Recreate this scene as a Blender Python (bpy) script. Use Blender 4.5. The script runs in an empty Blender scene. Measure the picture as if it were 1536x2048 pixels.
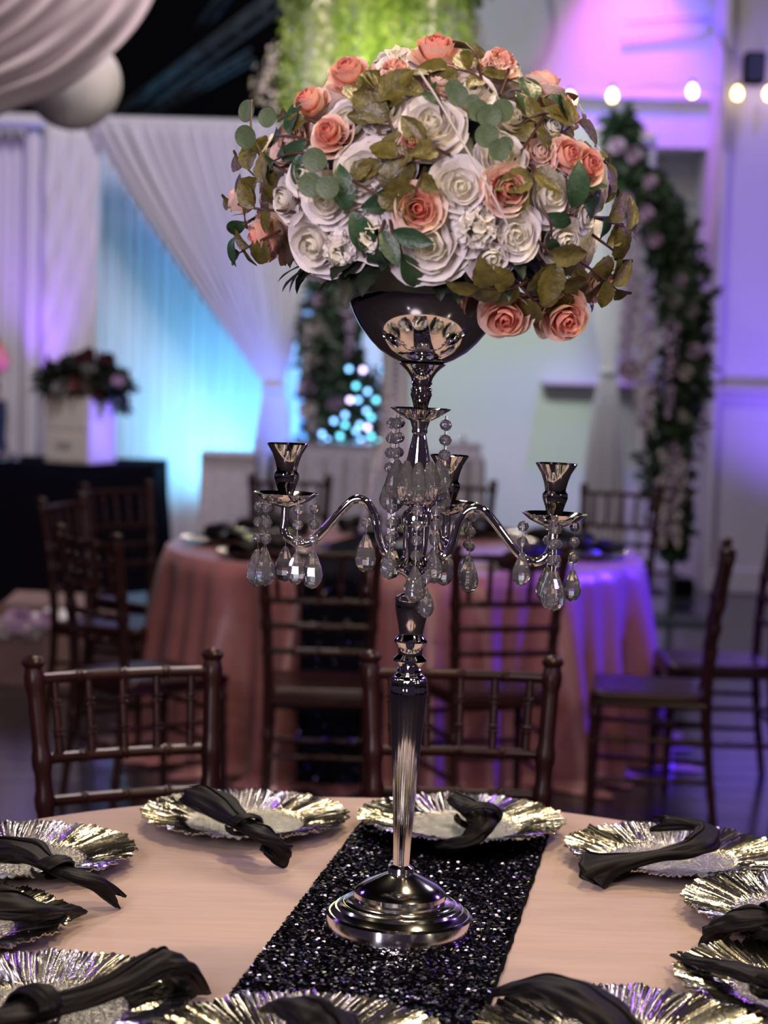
import bpy, math, random
from mathutils import Vector, Matrix, Euler
from math import sin, cos, pi, radians, sqrt, atan2
random.seed(7)
SC = bpy.context.scene
COL = SC.collection

# ---------------------------------------------------------------- camera
CAM_Z, F_PX, PITCH, ROLL = 1.52, 4000.0, math.atan(324 / 4000), radians(1.6)
cam_data = bpy.data.cameras.new('camera')
cam = bpy.data.objects.new('camera', cam_data)
COL.objects.link(cam)
CAM_R = Matrix.Rotation(pi / 2 - PITCH, 3, 'X') @ Matrix.Rotation(ROLL, 3, 'Z')
CAM_P = Vector((0, 0, CAM_Z))
cam.matrix_world = Matrix.Translation(CAM_P) @ CAM_R.to_4x4()
cam_data.sensor_fit = 'HORIZONTAL'
cam_data.sensor_width = 36
cam_data.lens = F_PX / 1536 * 36
cam_data.clip_end = 60
cam_data.dof.use_dof = True
cam_data.dof.focus_distance = 2.72
cam_data.dof.aperture_fstop = cam_data.lens / 17.5
SC.camera = cam

# ---------------------------------------------------------------- world, exposure
SC.view_settings.view_transform = 'Standard'
SC.view_settings.look = 'None'
SC.view_settings.gamma = 1
SC.view_settings.use_curve_mapping = False
SC.view_settings.exposure = 0.0
world = bpy.data.worlds.new('dim_hall')
SC.world = world
world.use_nodes = True
world.node_tree.nodes['Background'].inputs[0].default_value = (0.085, 0.060, 0.115, 1)
world.node_tree.nodes['Background'].inputs[1].default_value = 0.28
SC.cycles.max_bounces = 10
SC.cycles.transmission_bounces = 8
SC.cycles.transparent_max_bounces = 12
SC.cycles.sample_clamp_indirect = 6
SC.cycles.use_denoising = True
SC.cycles.caustics_reflective = False
SC.cycles.caustics_refractive = False

def lamp(kind, loc, target, power, color, size=0.3, spot=60, blend=0.6, name='lamp'):
    d = bpy.data.lights.new(name, kind)
    d.energy = power
    d.color = color
    if kind == 'AREA':
        d.shape = 'DISK'
        d.size = size
    elif kind == 'SPOT':
        d.spot_size = radians(spot)
        d.spot_blend = blend
        d.shadow_soft_size = size
    else:
        d.shadow_soft_size = size
    o = bpy.data.objects.new(name, d)
    o.location = loc
    if target is not None:
        o.rotation_euler = (Vector(target) - Vector(loc)).to_track_quat('-Z', 'Y').to_euler()
    COL.objects.link(o)
    return o

WARM, VIOLET, BLUE, CYAN, MAG = (1, .78, .52), (.42, .16, 1), (.16, .14, 1), (.15, .62, 1), (1, .12, .85)
# warm lamps above and behind the table, soft light from the hall behind the photographer
lamp('AREA', (0.5, 3.7, 4.3), (0.0, 2.7, .8), 50, (1, .76, .46), .4, name='ceiling_lamp_warm')
lamp('AREA', (1.5, 1.0, 4.0), (0.1, 2.7, 1.2), 52, (1, .80, .52), .4, name='ceiling_lamp_right')
lamp('AREA', (-1.1, -.7, 2.3), (0, 2.8, 1.4), 84, (.97, .82, .97), 1.2, name='fill_lamp')
lamp('SPOT', (-2.6, 5.2, 2.9), (0, 2.7, 1.2), 18, VIOLET, .12, 40, name='violet_spot_left')
lamp('SPOT', (2.6, 4.6, 2.6), (0.1, 2.7, 1.1), 36, VIOLET, .12, 40, name='violet_spot_right')
# far table
lamp('AREA', (-.3, 7.4, 4.4), (0, 7.6, .6), 62, (1, .80, .80), .4, name='ceiling_lamp_far')
lamp('SPOT', (3.0, 7.9, 2.2), (.95, 7.45, .45), 1700, (.055, .018, 1), .06, 34, name='uplight_blue_right')
lamp('SPOT', (2.6, 5.0, 3.0), (.6, 7.0, .3), 60, VIOLET, .15, 50, name='violet_spot_far')
# walls and drapes
lamp('SPOT', (.5, 9.2, 4.2), (.55, 14.2, 1.35), 600, (.78, 1, .86), .4, 38, .8, name='wall_wash_white')
lamp('SPOT', (1.52, 13.05, 4.75), (1.52, 13.6, 2.9), 230, MAG, .05, 56, .9, name='wall_wash_magenta')
lamp('SPOT', (1.68, 12.8, 4.9), (1.68, 13.6, 3.2), 560, (.13, .06, 1), .1, 48, .9, name='wall_wash_blue')
lamp('SPOT', (2.75, 11.4, .25), (2.85, 13.0, 2.0), 250, (.22, .11, 1), .1, 76, .9, name='uplight_violet_wall')
lamp('SPOT', (-.95, 12.98, .12), (-1.0, 13.62, 1.5), 215, CYAN, .08, 92, 1, name='uplight_cyan_drape')
lamp('SPOT', (-1.5, 12.98, .12), (-1.45, 13.62, 1.2), 60, CYAN, .08, 80, 1, name='uplight_cyan_drape_left')
lamp('SPOT', (-.35, 12.05, .2), (-.58, 12.8, 1.35), 240, (.10, .20, 1), .08, 46, 1, name='uplight_blue_tie')
lamp('SPOT', (-2.26, 12.42, .95), (-2.30, 12.95, 2.1), 60, (.32, .10, 1), .05, 56, 1, name='uplight_violet_drape')
lamp('SPOT', (-.75, 11.5, 1.25), (-1.70, 11.92, 1.0), 110, (.22, .16, 1), .05, 40, 1, name='violet_spot_box')
lamp('AREA', (-1.3, 9.6, 4.8), (-1.5, 13, 1.8), 95, (.93, .86, 1), 1.0, name='drape_wash')
lamp('AREA', (-1.0, 6.4, 4.6), (-1.55, 8.4, 2.8), 8, (1, .84, .80), .4, name='swag_lamp')
lamp('SPOT', (-.5, 7.0, 2.3), (-1.38, 8.9, 2.72), 26, (1, .94, .95), .05, 16, 1, name='lantern_fill_spot')  # added spot that only brightens the lantern, not a fixture of the hall
lamp('POINT', (-.03, 9.0, 2.66), None, 17, (.95, 1, .36), .12, name='greenery_lamp')
lamp('SPOT', (-.1, 7.6, 2.4), (-.03, 9.0, 2.85), 115, (.92, 1, .42), .1, 30, 1, name='greenery_spot')
lamp('SPOT', (2.75, 11.6, 4.7), (2.8, 13.0, 2.3), 130, (.24, .12, 1), .1, 62, .9, name='violet_wall_top')
lamp('SPOT', (-.42, 12.98, .12), (-.52, 13.62, 1.35), 120, (.10, .18, 1), .08, 70, 1, name='uplight_blue_drape')
# small hall spots whose points of light play in the chrome and the crystals
for k, (x, y, z, p, c) in enumerate(((-2.2, 1.4, 3.2, 16, WARM), (2.4, .2, 3.0, 16, (1, .9, .7)), (-3.2, 3.4, 2.4, 14, (.7, .6, 1)), (3.0, 3.0, 2.2, 12, VIOLET), (.9, -1.2, 3.6, 18, WARM), (-.6, 5.2, 3.9, 16, (1, .85, .6)), (1.9, 5.6, 3.2, 12, (.8, .7, 1)), (-1.6, -.2, 1.1, 5, (.8, .75, 1)), (2.0, .8, 1.2, 5, (1, .85, .7)))):
    lamp('AREA', (x, y, z), (0, 2.7, 1.2), p, c, .16, name='hall_spot')

# ---------------------------------------------------------------- helpers
def ray(px, py):
    return (CAM_R @ Vector((px - 768, 1024 - py, -F_PX))).normalized()
def at_depth(px, py, y):
    "point of the hall at forward distance y seen near that place of the photograph"
    d = ray(px, py)
    return CAM_P + d * (y / d.y)
def at_height(px, py, z):
    d = ray(px, py)
    return CAM_P + d * ((z - CAM_Z) / d.z)
def px_scale(p):
    v = CAM_R.transposed() @ (p - CAM_P)
    return F_PX / -v.z

def tag(o, label=None, cat=None, group=None, kind=None):
    if label: o['label'] = label
    if cat: o['category'] = cat
    if group: o['group'] = group
    if kind: o['kind'] = kind
    return o
def empty(name, loc=(0, 0, 0), rz=0, label=None, cat=None, group=None):
    o = bpy.data.objects.new(name, None)
    o.empty_display_size = .1
    COL.objects.link(o)
    o.location = loc
    o.rotation_euler = (0, 0, rz)
    return tag(o, label, cat, group)
def link(name, me, parent=None, mat4=None):
    o = bpy.data.objects.new(name, me)
    COL.objects.link(o)
    if parent: o.parent = parent
    if mat4 is not None: o.matrix_basis = mat4
    return o
def copy_tree(o, parent=None):
    c = o.copy()
    COL.objects.link(c)
    c.parent = parent
    for ch in list(o.children):
        copy_tree(ch, c)
    return c

class MB:
    "collects shapes for ONE mesh"
    def __init__(s):
        s.v, s.f = [], []
    def add(s, v, f, M=None):
        n = len(s.v)
        s.v += [tuple(M @ Vector(p)) for p in v] if M is not None else [tuple(p) for p in v]
        s.f += [tuple(i + n for i in q) for q in f]
        return s
    def lathe(s, prof, seg=32, M=None, wob=None, cap=True):
        v, f = [], []
        for r, z in prof:
            for i in range(seg):
                a = 2 * pi * i / seg
                rr = r * (wob(a, z) if wob else 1)
                v.append((rr * cos(a), rr * sin(a), z))
        for j in range(len(prof) - 1):
            for i in range(seg):
                k = (i + 1) % seg
                f.append((j * seg + i, j * seg + k, (j + 1) * seg + k, (j + 1) * seg + i))
        if cap:
            if prof[0][0] > 1e-5: f.append(tuple(range(seg))[::-1])
            if prof[-1][0] > 1e-5: f.append(tuple(range((len(prof) - 1) * seg, len(prof) * seg)))
        return s.add(v, f, M)
    def tube(s, pts, rad, seg=8, M=None, cap=True, flat=None):
        pts = [Vector(p) for p in pts]
        n = len(pts)
        if not isinstance(rad, (list, tuple)): rad = [rad] * n
        T = [(pts[min(i + 1, n - 1)] - pts[max(i - 1, 0)]).normalized() for i in range(n)]
        up = Vector((0, 0, 1)) if abs(T[0].z) < .9 else Vector((1, 0, 0))
        N = (up - T[0] * up.dot(T[0])).normalized()
        v, f = [], []
        for i in range(n):
            N = (N - T[i] * N.dot(T[i])).normalized()
            Bn = T[i].cross(N)
            for k in range(seg):
                a = 2 * pi * k / seg
                v.append(pts[i] + (N * cos(a) * (flat or 1) + Bn * sin(a)) * rad[i])
        for i in range(n - 1):
            for k in range(seg):
                l = (k + 1) % seg
                f.append((i * seg + k, i * seg + l, (i + 1) * seg + l, (i + 1) * seg + k))
        if cap:
            f.append(tuple(range(seg))[::-1])
            f.append(tuple(range((n - 1) * seg, n * seg)))
        return s.add(v, f, M)
    def box(s, sx, sy, sz, c=(0, 0, 0), M=None, bev=0.0):
        x, y, z = sx / 2, sy / 2, sz / 2
        if bev <= 0:
            v = [(a * x + c[0], b * y + c[1], d * z + c[2]) for a in (-1, 1) for b in (-1, 1) for d in (-1, 1)]
            f = [(0, 1, 3, 2), (4, 6, 7, 5), (0, 4, 5, 1), (2, 3, 7, 6), (0, 2, 6, 4), (1, 5, 7, 3)]
            return s.add(v, f, M)
        v, f, b = [], [], bev
        idx = {}
        for a in (-1, 1):
            for e in (-1, 1):
                for d in (-1, 1):
                    for ax in range(3):
                        p = [a * (x - b), e * (y - b), d * (z - b)]
                        p[ax] = (a, e, d)[ax] * (x, y, z)[ax]
                        idx[(a, e, d, ax)] = len(v)
                        v.append((p[0] + c[0], p[1] + c[1], p[2] + c[2]))
                    f.append((idx[(a, e, d, 0)], idx[(a, e, d, 1)], idx[(a, e, d, 2)]))
        for sg in (-1, 1):
            f.append(tuple(idx[(sg, p, q, 0)] for p, q in ((-1, -1), (1, -1), (1, 1), (-1, 1))))
            f.append(tuple(idx[(p, sg, q, 1)] for p, q in ((-1, -1), (1, -1), (1, 1), (-1, 1))))
            f.append(tuple(idx[(p, q, sg, 2)] for p, q in ((-1, -1), (1, -1), (1, 1), (-1, 1))))
        for p in (-1, 1):
            for q in (-1, 1):
                f.append((idx[(p, q, -1, 0)], idx[(p, q, 1, 0)], idx[(p, q, 1, 1)], idx[(p, q, -1, 1)]))
                f.append((idx[(p, -1, q, 0)], idx[(p, 1, q, 0)], idx[(p, 1, q, 2)], idx[(p, -1, q, 2)]))
                f.append((idx[(-1, p, q, 1)], idx[(1, p, q, 1)], idx[(1, p, q, 2)], idx[(-1, p, q, 2)]))
        return s.add(v, f, M)
    def grid(s, fn, nu, nv, M=None, closed=False):
        v, f = [], []
        for j in range(nv + 1):
            for i in range(nu + (0 if closed else 1)):
                v.append(fn(i / nu, j / nv))
        w = nu if closed else nu + 1
        for j in range(nv):
            for i in range(nu):
                k = (i + 1) % w if closed else i + 1
                f.append((j * w + i, j * w + k, (j + 1) * w + k, (j + 1) * w + i))
        return s.add(v, f, M)
    def ball(s, c, r, seg=12, rings=8, M=None, sq=1.0):
        prof = [(r * sin(pi * j / rings) + (1e-6 if j in (0, rings) else 0), -r * sq * cos(pi * j / rings)) for j in range(rings + 1)]
        MM = Matrix.Translation(Vector(c))
        return s.lathe(prof, seg, (M @ MM) if M is not None else MM, cap=False)
    def mesh(s, name, mat, smooth=True, angle=40):
        me = bpy.data.meshes.new(name)
        me.from_pydata(s.v, [], s.f)
        if smooth:
            me.shade_smooth()
            if angle: me.set_sharp_from_angle(angle=radians(angle))
        me.materials.append(mat)
        me.update()
        return me
    def build(s, name, mat, parent=None, smooth=True, angle=40, mat4=None):
        return link(name, s.mesh(name, mat, smooth, angle), parent, mat4)

def bez(pts, n):
    "smooth curve through points (Catmull-Rom); points may carry extra numbers"
    P = [list(p) for p in pts]
    P = [[2 * a - b for a, b in zip(P[0], P[1])]] + P + [[2 * a - b for a, b in zip(P[-1], P[-2])]]
    out = []
    segs = len(P) - 3
    for i in range(n + 1):
        t = i / n * segs
        k = min(int(t), segs - 1)
        t -= k
        a, b, c, d = P[k:k + 4]
        out.append([.5 * (2 * b[j] + (c[j] - a[j]) * t + (2 * a[j] - 5 * b[j] + 4 * c[j] - d[j]) * t * t + (3 * b[j] - a[j] - 3 * c[j] + d[j]) * t ** 3) for j in range(len(b))])
    return out
def frame(pos, axis, up=Vector((0, 0, 1)), scale=1.0, spin=0.0, axis_is='Z'):
    "matrix whose Z (or Y) looks along axis"
    Z = Vector(axis).normalized()
    u = Vector(up)
    if abs(Z.dot(u.normalized())) > .97: u = Vector((0.3, 1, 0.1))
    X = u.cross(Z).normalized()
    Y = Z.cross(X)
    R = Matrix((X, Y, Z)).transposed() if axis_is == 'Z' else Matrix((-X, Z, Y)).transposed()
    R = R @ Matrix.Rotation(spin, 3, axis_is)
    return Matrix.Translation(Vector(pos)) @ R.to_4x4() @ Matrix.Scale(scale, 4)
rnd = random.uniform

# ---------------------------------------------------------------- materials
def mat(name, col, rough=.5, metal=0., var=None, vscale=8, bump=0., bscale=40, trans=0., ior=1.5, emit=None, estr=0., sheen=0., coat=0., sub=0., spec=.5, alpha=1., coords='Object', stretch=None):
    m = bpy.data.materials.new(name)
    m.use_nodes = True
    nt = m.node_tree
    b = nt.nodes['Principled BSDF']
    I = b.inputs
    I['Base Color'].default_value = (*col, 1)
    I['Roughness'].default_value = rough
    I['Metallic'].default_value = metal
    I['IOR'].default_value = ior
    I['Specular IOR Level'].default_value = spec
    I['Transmission Weight'].default_value = trans
    I['Sheen Weight'].default_value = sheen
    I['Coat Weight'].default_value = coat
    I['Coat Roughness'].default_value = .08
    I['Alpha'].default_value = alpha
    if sub:
        I['Subsurface Weight'].default_value = sub
        I['Subsurface Radius'].default_value = (.01, .006, .004)
    if emit:
        I['Emission Color'].default_value = (*emit, 1)
        I['Emission Strength'].default_value = estr
    if var or bump:
        tc = nt.nodes.new('ShaderNodeTexCoord')
        mp = nt.nodes.new('ShaderNodeMapping')
        if stretch: mp.inputs['Scale'].default_value = stretch
        nt.links.new(tc.outputs[coords], mp.inputs[0])
    if var:
        n = nt.nodes.new('ShaderNodeTexNoise')
        n.inputs['Scale'].default_value = vscale
        n.inputs['Detail'].default_value = 4
        r = nt.nodes.new('ShaderNodeValToRGB')
        r.color_ramp.elements[0].color = (*col, 1)
        r.color_ramp.elements[1].color = (*var, 1)
        r.color_ramp.elements[0].position = .35
        r.color_ramp.elements[1].position = .65
        nt.links.new(mp.outputs[0], n.inputs['Vector'])
        nt.links.new(n.outputs['Fac'], r.inputs[0])
        nt.links.new(r.outputs[0], I['Base Color'])
    if bump:
        n = nt.nodes.new('ShaderNodeTexNoise')
        n.inputs['Scale'].default_value = bscale
        n.inputs['Detail'].default_value = 3
        bp = nt.nodes.new('ShaderNodeBump')
        bp.inputs['Strength'].default_value = bump
        bp.inputs['Distance'].default_value = .01
        nt.links.new(mp.outputs[0], n.inputs['Vector'])
        nt.links.new(n.outputs['Fac'], bp.inputs['Height'])
        nt.links.new(bp.outputs[0], I['Normal'])
    return m

def radial_mat(name, inner, outer, rough=.55, r0=.15, r1=1.0, sub=.4):
    "colour of the bloom itself: deep at its heart, paler on the outer petals"
    m = mat(name, outer, rough, sub=sub, bump=.15, bscale=6)
    nt = m.node_tree
    tc = nt.nodes.new('ShaderNodeTexCoord')
    ln = nt.nodes.new('ShaderNodeVectorMath')
    ln.operation = 'MULTIPLY'
    ln.inputs[1].default_value = (1, 1, 0)
    l2 = nt.nodes.new('ShaderNodeVectorMath')
    l2.operation = 'LENGTH'
    r = nt.nodes.new('ShaderNodeValToRGB')
    r.color_ramp.elements[0].position = r0
    r.color_ramp.elements[1].position = r1
    r.color_ramp.elements[0].color = (*inner, 1)
    r.color_ramp.elements[1].color = (*outer, 1)
    nt.links.new(tc.outputs['Object'], ln.inputs[0])
    nt.links.new(ln.outputs[0], l2.inputs[0])
    nt.links.new(l2.outputs['Value'], r.inputs[0])
    nt.links.new(r.outputs[0], nt.nodes['Principled BSDF'].inputs['Base Color'])
    return m

M = {}
M['chrome'] = mat('polished_chrome', (.78, .76, .74), .045, 1)
M['chrome_base'] = mat('softly_polished_chrome', (.78, .76, .74), .11, 1)
M['crystal'] = mat('clear_crystal', (.98, .96, 1), 0.0, 0, trans=.93, ior=1.55)
M['wire'] = mat('silver_wire', (.6, .6, .62), .25, 1)
M['silver'] = mat('ribbed_silver', (.54, .525, .45), .2, 1, bump=.06, bscale=300)
M['silver_well'] = mat('hammered_silver', (.52, .505, .43), .22, 1, bump=.45, bscale=190)
M['napkin'] = mat('black_satin_napkin', (.005, .004, .004), .5, bump=.10, bscale=30, spec=.14)
M['pink_cloth'] = mat('blush_satin_cloth', (.49, .365, .305), .6, var=(.54, .40, .335), vscale=3, bump=.4, bscale=4.5, sheen=.05, spec=.25, stretch=(1, 6, 1))
M['rose_cloth'] = mat('dusty_rose_satin', (.27, .105, .11), .33, var=(.32, .13, .132), vscale=4, sheen=.1)
M['runner'] = mat('black_mesh_runner', (.003, .003, .005), .9, spec=.05)
M['sequin'] = mat('black_sequin', (.030, .027, .052), .17, 1)
M['mahogany'] = mat('dark_mahogany', (.016, .0045, .005), .3, var=(.028, .008, .007), vscale=14, spec=.22, stretch=(1, 1, .2))
M['pearl'] = mat('pale_bead', (.62, .58, .72), .18, .25)
M['white_petal'] = radial_mat('white_petal', (.82, .77, .60), (.86, .80, .78), r0=.05, r1=.7)
M['pink_core'] = radial_mat('coral_petal', (.72, .19, .14), (.90, .54, .42), r0=.1, r1=.7)
M['pink_outer'] = radial_mat('peach_petal', (.84, .44, .34), (.92, .70, .58), r0=.3, r1=1.0)
M['blush_petal'] = radial_mat('blush_petal', (.74, .52, .45), (.80, .60, .56))
M['olive_leaf'] = mat('olive_leaf', (.060, .052, .012), .38, var=(.16, .128, .028), vscale=2.5, bump=.2, bscale=7)
M['green_leaf'] = mat('deep_green_leaf', (.020, .055, .024), .40, var=(.035, .080, .034), vscale=3, bump=.15, bscale=9)
M['euc_leaf'] = mat('grey_green_leaf', (.055, .09, .040), .5, var=(.10, .14, .065), vscale=2, bump=.1, bscale=8)
M['night_leaf'] = mat('blackish_green_leaf', (.008, .014, .009), .45, var=(.016, .026, .014), vscale=4)
M['stem'] = mat('brown_twig', (.06, .018, .010), .5)
M['white_fabric'] = mat('white_voile', (.70, .68, .72), .75, sheen=.3)
M['sheer'] = mat('sheer_voile', (.66, .63, .70), .8, sheen=.3, alpha=.93)
M['chiffon'] = mat('white_chiffon', (.62, .56, .60), .8, sheen=.2, alpha=.8)
M['black_fabric'] = mat('black_table_linen', (.004, .0035, .007), .9, spec=.05)
M['wall'] = mat('pale_sage_wall_paint', (.52, .57, .53), .6, bump=.03, bscale=60)
M['wall_v'] = mat('pale_wall_paint', (.60, .58, .60), .6, bump=.03, bscale=60)
M['trim'] = mat('grey_painted_trim', (.42, .42, .44), .45)
M['plank'] = mat('dark_floor_board', (.016, .014, .018), .2, var=(.030, .026, .029), vscale=5, coat=.15, stretch=(.3, 4, 1))
M['black'] = mat('black_paint', (.003, .003, .004), .9, spec=.04)
M['steel'] = mat('grey_steel', (.045, .06, .065), .6, .2)
M['card'] = mat('pinkish_cardboard', (.23, .145, .135), .75, var=(.26, .165, .15), vscale=3)
M['paper_white'] = mat('white_paper', (.74, .72, .72), .7)
M['box_white'] = mat('white_painted_box', (.62, .57, .53), .55)
M['grey_print'] = mat('grey_print', (.22, .21, .21), .7)
M['garland_leaf'] = mat('garland_leaf', (.018, .035, .020), .5, var=(.035, .07, .03), vscale=6)
M['lilac'] = mat('lilac_blossom', (.48, .34, .50), .6)
M['cream'] = mat('cream_blossom', (.55, .50, .50), .6)
M['wine'] = mat('wine_rose', (.06, .008, .02), .6)
M['dusty'] = mat('dusty_red_rose', (.22, .06, .055), .6)
M['lime'] = mat('spring_green_leaf', (.20, .34, .05), .5, var=(.42, .52, .14), vscale=5)
M['wisteria'] = mat('pale_wisteria', (.66, .72, .40), .6, var=(.72, .74, .62), vscale=7)
M['bulb_warm'] = mat('lit_warm_bulb', (1, .9, .7), .3, emit=(1, .74, .26), estr=9)
M['bulb_blue'] = mat('lit_blue_bulb', (.4, .7, 1), .3, emit=(.22, .52, 1), estr=5)
M['bulb_cyan'] = mat('lit_cyan_bulb', (.4, .9, 1), .3, emit=(.16, .75, .95), estr=4)
M['bulb_pale'] = mat('lit_pale_bulb', (.9, .8, 1), .3, emit=(.7, .55, 1), estr=6)
M['glitter'] = mat('silver_white_glitter_cloth', (.70, .66, .76), .4, .15, var=(.46, .42, .54), vscale=60, bump=.5, bscale=90)
M['mirror'] = mat('grey_mirror_top', (.34, .31, .34), .2, .7)
M['lantern'] = mat('white_lace_lantern', (.74, .72, .70), .8, bump=.5, bscale=50)
M['pale'] = mat('pale_dim_rose', (.30, .28, .29), .6)
M['skin'] = mat('skin', (.62, .27, .17), .5, sub=.2)
M['hair'] = mat('auburn_hair', (.10, .03, .015), .5)
M['navy'] = mat('navy_dress', (.012, .016, .035), .6)
M['eye'] = mat('eye', (.05, .03, .02), .2)
M['lip'] = mat('lips', (.42, .10, .09), .4)

# ---------------------------------------------------------------- setting
floor = MB().box(14, 18, .02, (0, 7.0, -.025)).build('floor', M['black'], smooth=False)
tag(floor, kind='structure')
pw, plen = .19, 1.9
pm = MB().box(plen - .004, pw - .004, .018, (0, 0, -.009), bev=.002).mesh('plank', M['plank'], False)
for j in range(38):
    y = 6.9 + j * pw
    off = (j * .73) % plen
    for i in range(6):
        x = -4.6 + i * plen + off - .5
        if x > 4.4: continue
        link('plank', pm, floor, Matrix.Translation((x, y, 0)))
near = MB().box(10, 8.9, .018, (0, 2.35, -.009)).build('floor_front', M['plank'], floor, smooth=False)
near.name = 'board_area'
ceil = MB().box(14, 18, .1, (0, 7, 5.6)).build('ceiling', M['black'], smooth=False)
tag(ceil, kind='structure')
# dark back of the hall behind the drapes
tag(MB().box(4.6, .1, 5.6, (-3.0, 14.6, 2.8)).build('wall_north_dark', M['black'], smooth=False), kind='structure')
# white wall behind the bouquet with a bulkhead across its top
tag(MB().box(4.6, .12, 5.6, (1.55, 14.26, 2.8)).build('wall_back', M['wall'], smooth=False), kind='structure')
pb = at_depth(1300, 294, 13.6)
bl = at_depth(880, 200, 13.6).x
br = at_depth(1432, 200, 13.6).x
bulk = MB().box(br - bl, .6, 5.6 - pb.z, ((bl + br) / 2, 13.9, (5.6 + pb.z) / 2)).build('wall_bulkhead', M['wall'], smooth=False)
tag(bulk, kind='structure')
lip = at_depth(1300, 195, 13.6).z
tag(MB().box(br - bl, .05, .05, ((bl + br) / 2, 13.585, lip), bev=.01).build('trim_1', M['wall'], smooth=False), kind='structure')
wx = at_depth(1436, 500, 13.0).x
tag(MB().box(3.0, 1.3, 5.6, (wx + 1.5, 13.65, 2.8)).build('wall_right', M['wall_v'], smooth=False), kind='structure')
tag(MB().box(.05, .05, 5.6, (wx + .02, 12.98, 2.8), bev=.012).build('trim_2', M['wall_v'], smooth=False), kind='structure')
# wainscot rails
r1 = at_depth(1085, 765, 14.0)
rl = MB()
rl.box(wx - r1.x, .20, .035, ((wx + r1.x) / 2, 14.1, r1.z), bev=.008)
rl.box(wx - r1.x - .03, .12, .04, ((wx + r1.x) / 2, 14.14, r1.z - .037), bev=.008)
rl.box(wx - r1.x - .06, .07, .04, ((wx + r1.x) / 2, 14.165, r1.z - .075), bev=.008)
tag(rl.build('trim_3', M['trim'], smooth=False), kind='structure')
r2 = at_depth(1500, 780, 12.95)
rl = MB()
rl.box(3.0, .10, .035, (wx + 1.5, 12.95, r2.z), bev=.008)
rl.box(3.0, .06, .05, (wx + 1.5, 12.97, r2.z - .045), bev=.01)
tag(rl.build('trim_4', M['wall_v'], smooth=False), kind='structure')
tag(MB().box(3.0, .04, .16, (wx + 1.5, 12.98, .08), bev=.01).build('baseboard_right', M['wall_v'], smooth=False), kind='structure')
tag(MB().box(2.6, .04, .16, (1.4, 14.18, .08), bev=.01).build('baseboard_back', M['wall'], smooth=False), kind='structure')
# steel roof girders in the dark
def girder(a, b, r, label):
    a, b = Vector(a), Vector(b)
    root = empty('roof_girder', a, 0, label, 'girder')
    d = b - a
    up = Vector((0, 0, 1))
    s = d.cross(up).normalized() * r
    MB().tube([s, d + s], r * .28, 8).build('chord', M['steel'], root)
    MB().tube([-s, d - s], r * .28, 8).build('chord', M['steel'], root)
    MB().tube([up * r * 1.7, d + up * r * 1.7], r * .28, 8).build('chord', M['steel'], root)
    n = 9
    for i in range(n):
        p, q = d * (i / n), d * ((i + .5) / n)
        w = MB()
        w.tube([p + s, q + up * r * 1.7], r * .14, 6)
        w.tube([q + up * r * 1.7, d * ((i + 1) / n) - s], r * .14, 6)
        w.build('web', M['steel'], root)
girder(at_depth(215, 262, 14.3), at_depth(640, -55, 11.5), .055, 'thick grey steel girder slanting up through the dark above the white drapes')
girder(at_depth(270, 250, 14.4), at_depth(500, 120, 13.2), .04, 'thin grey steel girder under the thick one, behind the hanging greenery')
girder(at_depth(400, 60, 14.0), at_depth(490, -60, 13.0), .04, 'short dim girder between the ceiling swag and the thick girder')

# ---------------------------------------------------------------- drapes
def drape(name, y, xl, xr, ztop, zbot, pleats, amp, m, label, group=None, tie=None, diag=0, sag=0.0, ph=0.0, nu=None, lowspread=1.0):
    "hanging cloth; tie=(x, z, width) gathers it there"
    nu = nu or pleats * 8
    def fn(u, v):
        z = ztop + (zbot - ztop) * v
        x = xl + (xr - xl) * u
        w = 1.0
        if tie:
            tx, tz, tw = tie
            if z >= tz:
                t = (ztop - z) / (ztop - tz)
                e = t ** 1.12
                x = x * (1 - e) + (tx + (u - .5) * tw) * e
                w = 1 - .75 * e
            else:
                t = (tz - z) / (tz - zbot)
                e = min(1, t * 1.5) ** .6
                x = tx + (u - .5) * (tw + (lowspread - tw) * e)
                w = .25 + .6 * e
        d = amp * w * (sin(2 * pi * pleats * (u + diag * v) + ph) + .35 * sin(2 * pi * pleats * 1.71 * u + 1.3 + ph))
        return (x, y + d, z)
    o = MB().grid(fn, nu, 36).build(name, m, smooth=True, angle=0)
    o.modifiers.new('thickness', 'SOLIDIFY').thickness = .004
    return tag(o, label, 'drape', group)
def X(px, y, py=600): return at_depth(px, py, y).x
ZT = at_depth(300, 248, 12.9).z
drape('backdrop_drape', 13.62, X(150, 13.6), X(770, 13.6), ZT - .02, 0, 34, .022, M['white_fabric'], 'wide pleated white backdrop drape washed in cyan light behind the tied drape')
drape('backdrop_drape', 13.10, X(-120, 12.9), X(48, 12.9), ZT - .03, 0, 7, .03, M['white_fabric'], 'pale mauve pleated drape at the left end of the drape pipe')
drape('backdrop_drape', 12.97, X(36, 12.8), X(96, 12.8), ZT - .02, 0, 2, .03, M['white_fabric'], 'narrow drape glowing violet beside the diagonal satin drape')
drape('backdrop_drape', 12.84, X(84, 12.84), X(196, 12.84), ZT - .03, 0, 3, .018, M['white_fabric'], 'satin drape with diagonal folds behind the dark box bouquet', diag=2.3, nu=60)
t1 = at_depth(548, 775, 12.75)
drape('tied_drape', 12.75, X(172, 12.75, 260), X(690, 12.75, 240), ZT, 0, 17, .045, M['sheer'], 'white voile drape sweeping down to a knot left of the ivy garland', 'tied voile drapes', tie=(t1.x, t1.z, .10), lowspread=.34)
t2 = at_depth(1215, 742, 12.4)
drape('tied_drape', 12.4, X(1135, 12.4, 260), X(1290, 12.4, 240), ZT, 0, 9, .035, M['sheer'], 'slim white voile drape knotted at its middle by the flowered garland', 'tied voile drapes', tie=(t2.x, t2.z, .07), lowspread=.30)
tied = [o for o in COL.objects if o.name.startswith('tied_drape')]
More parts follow.
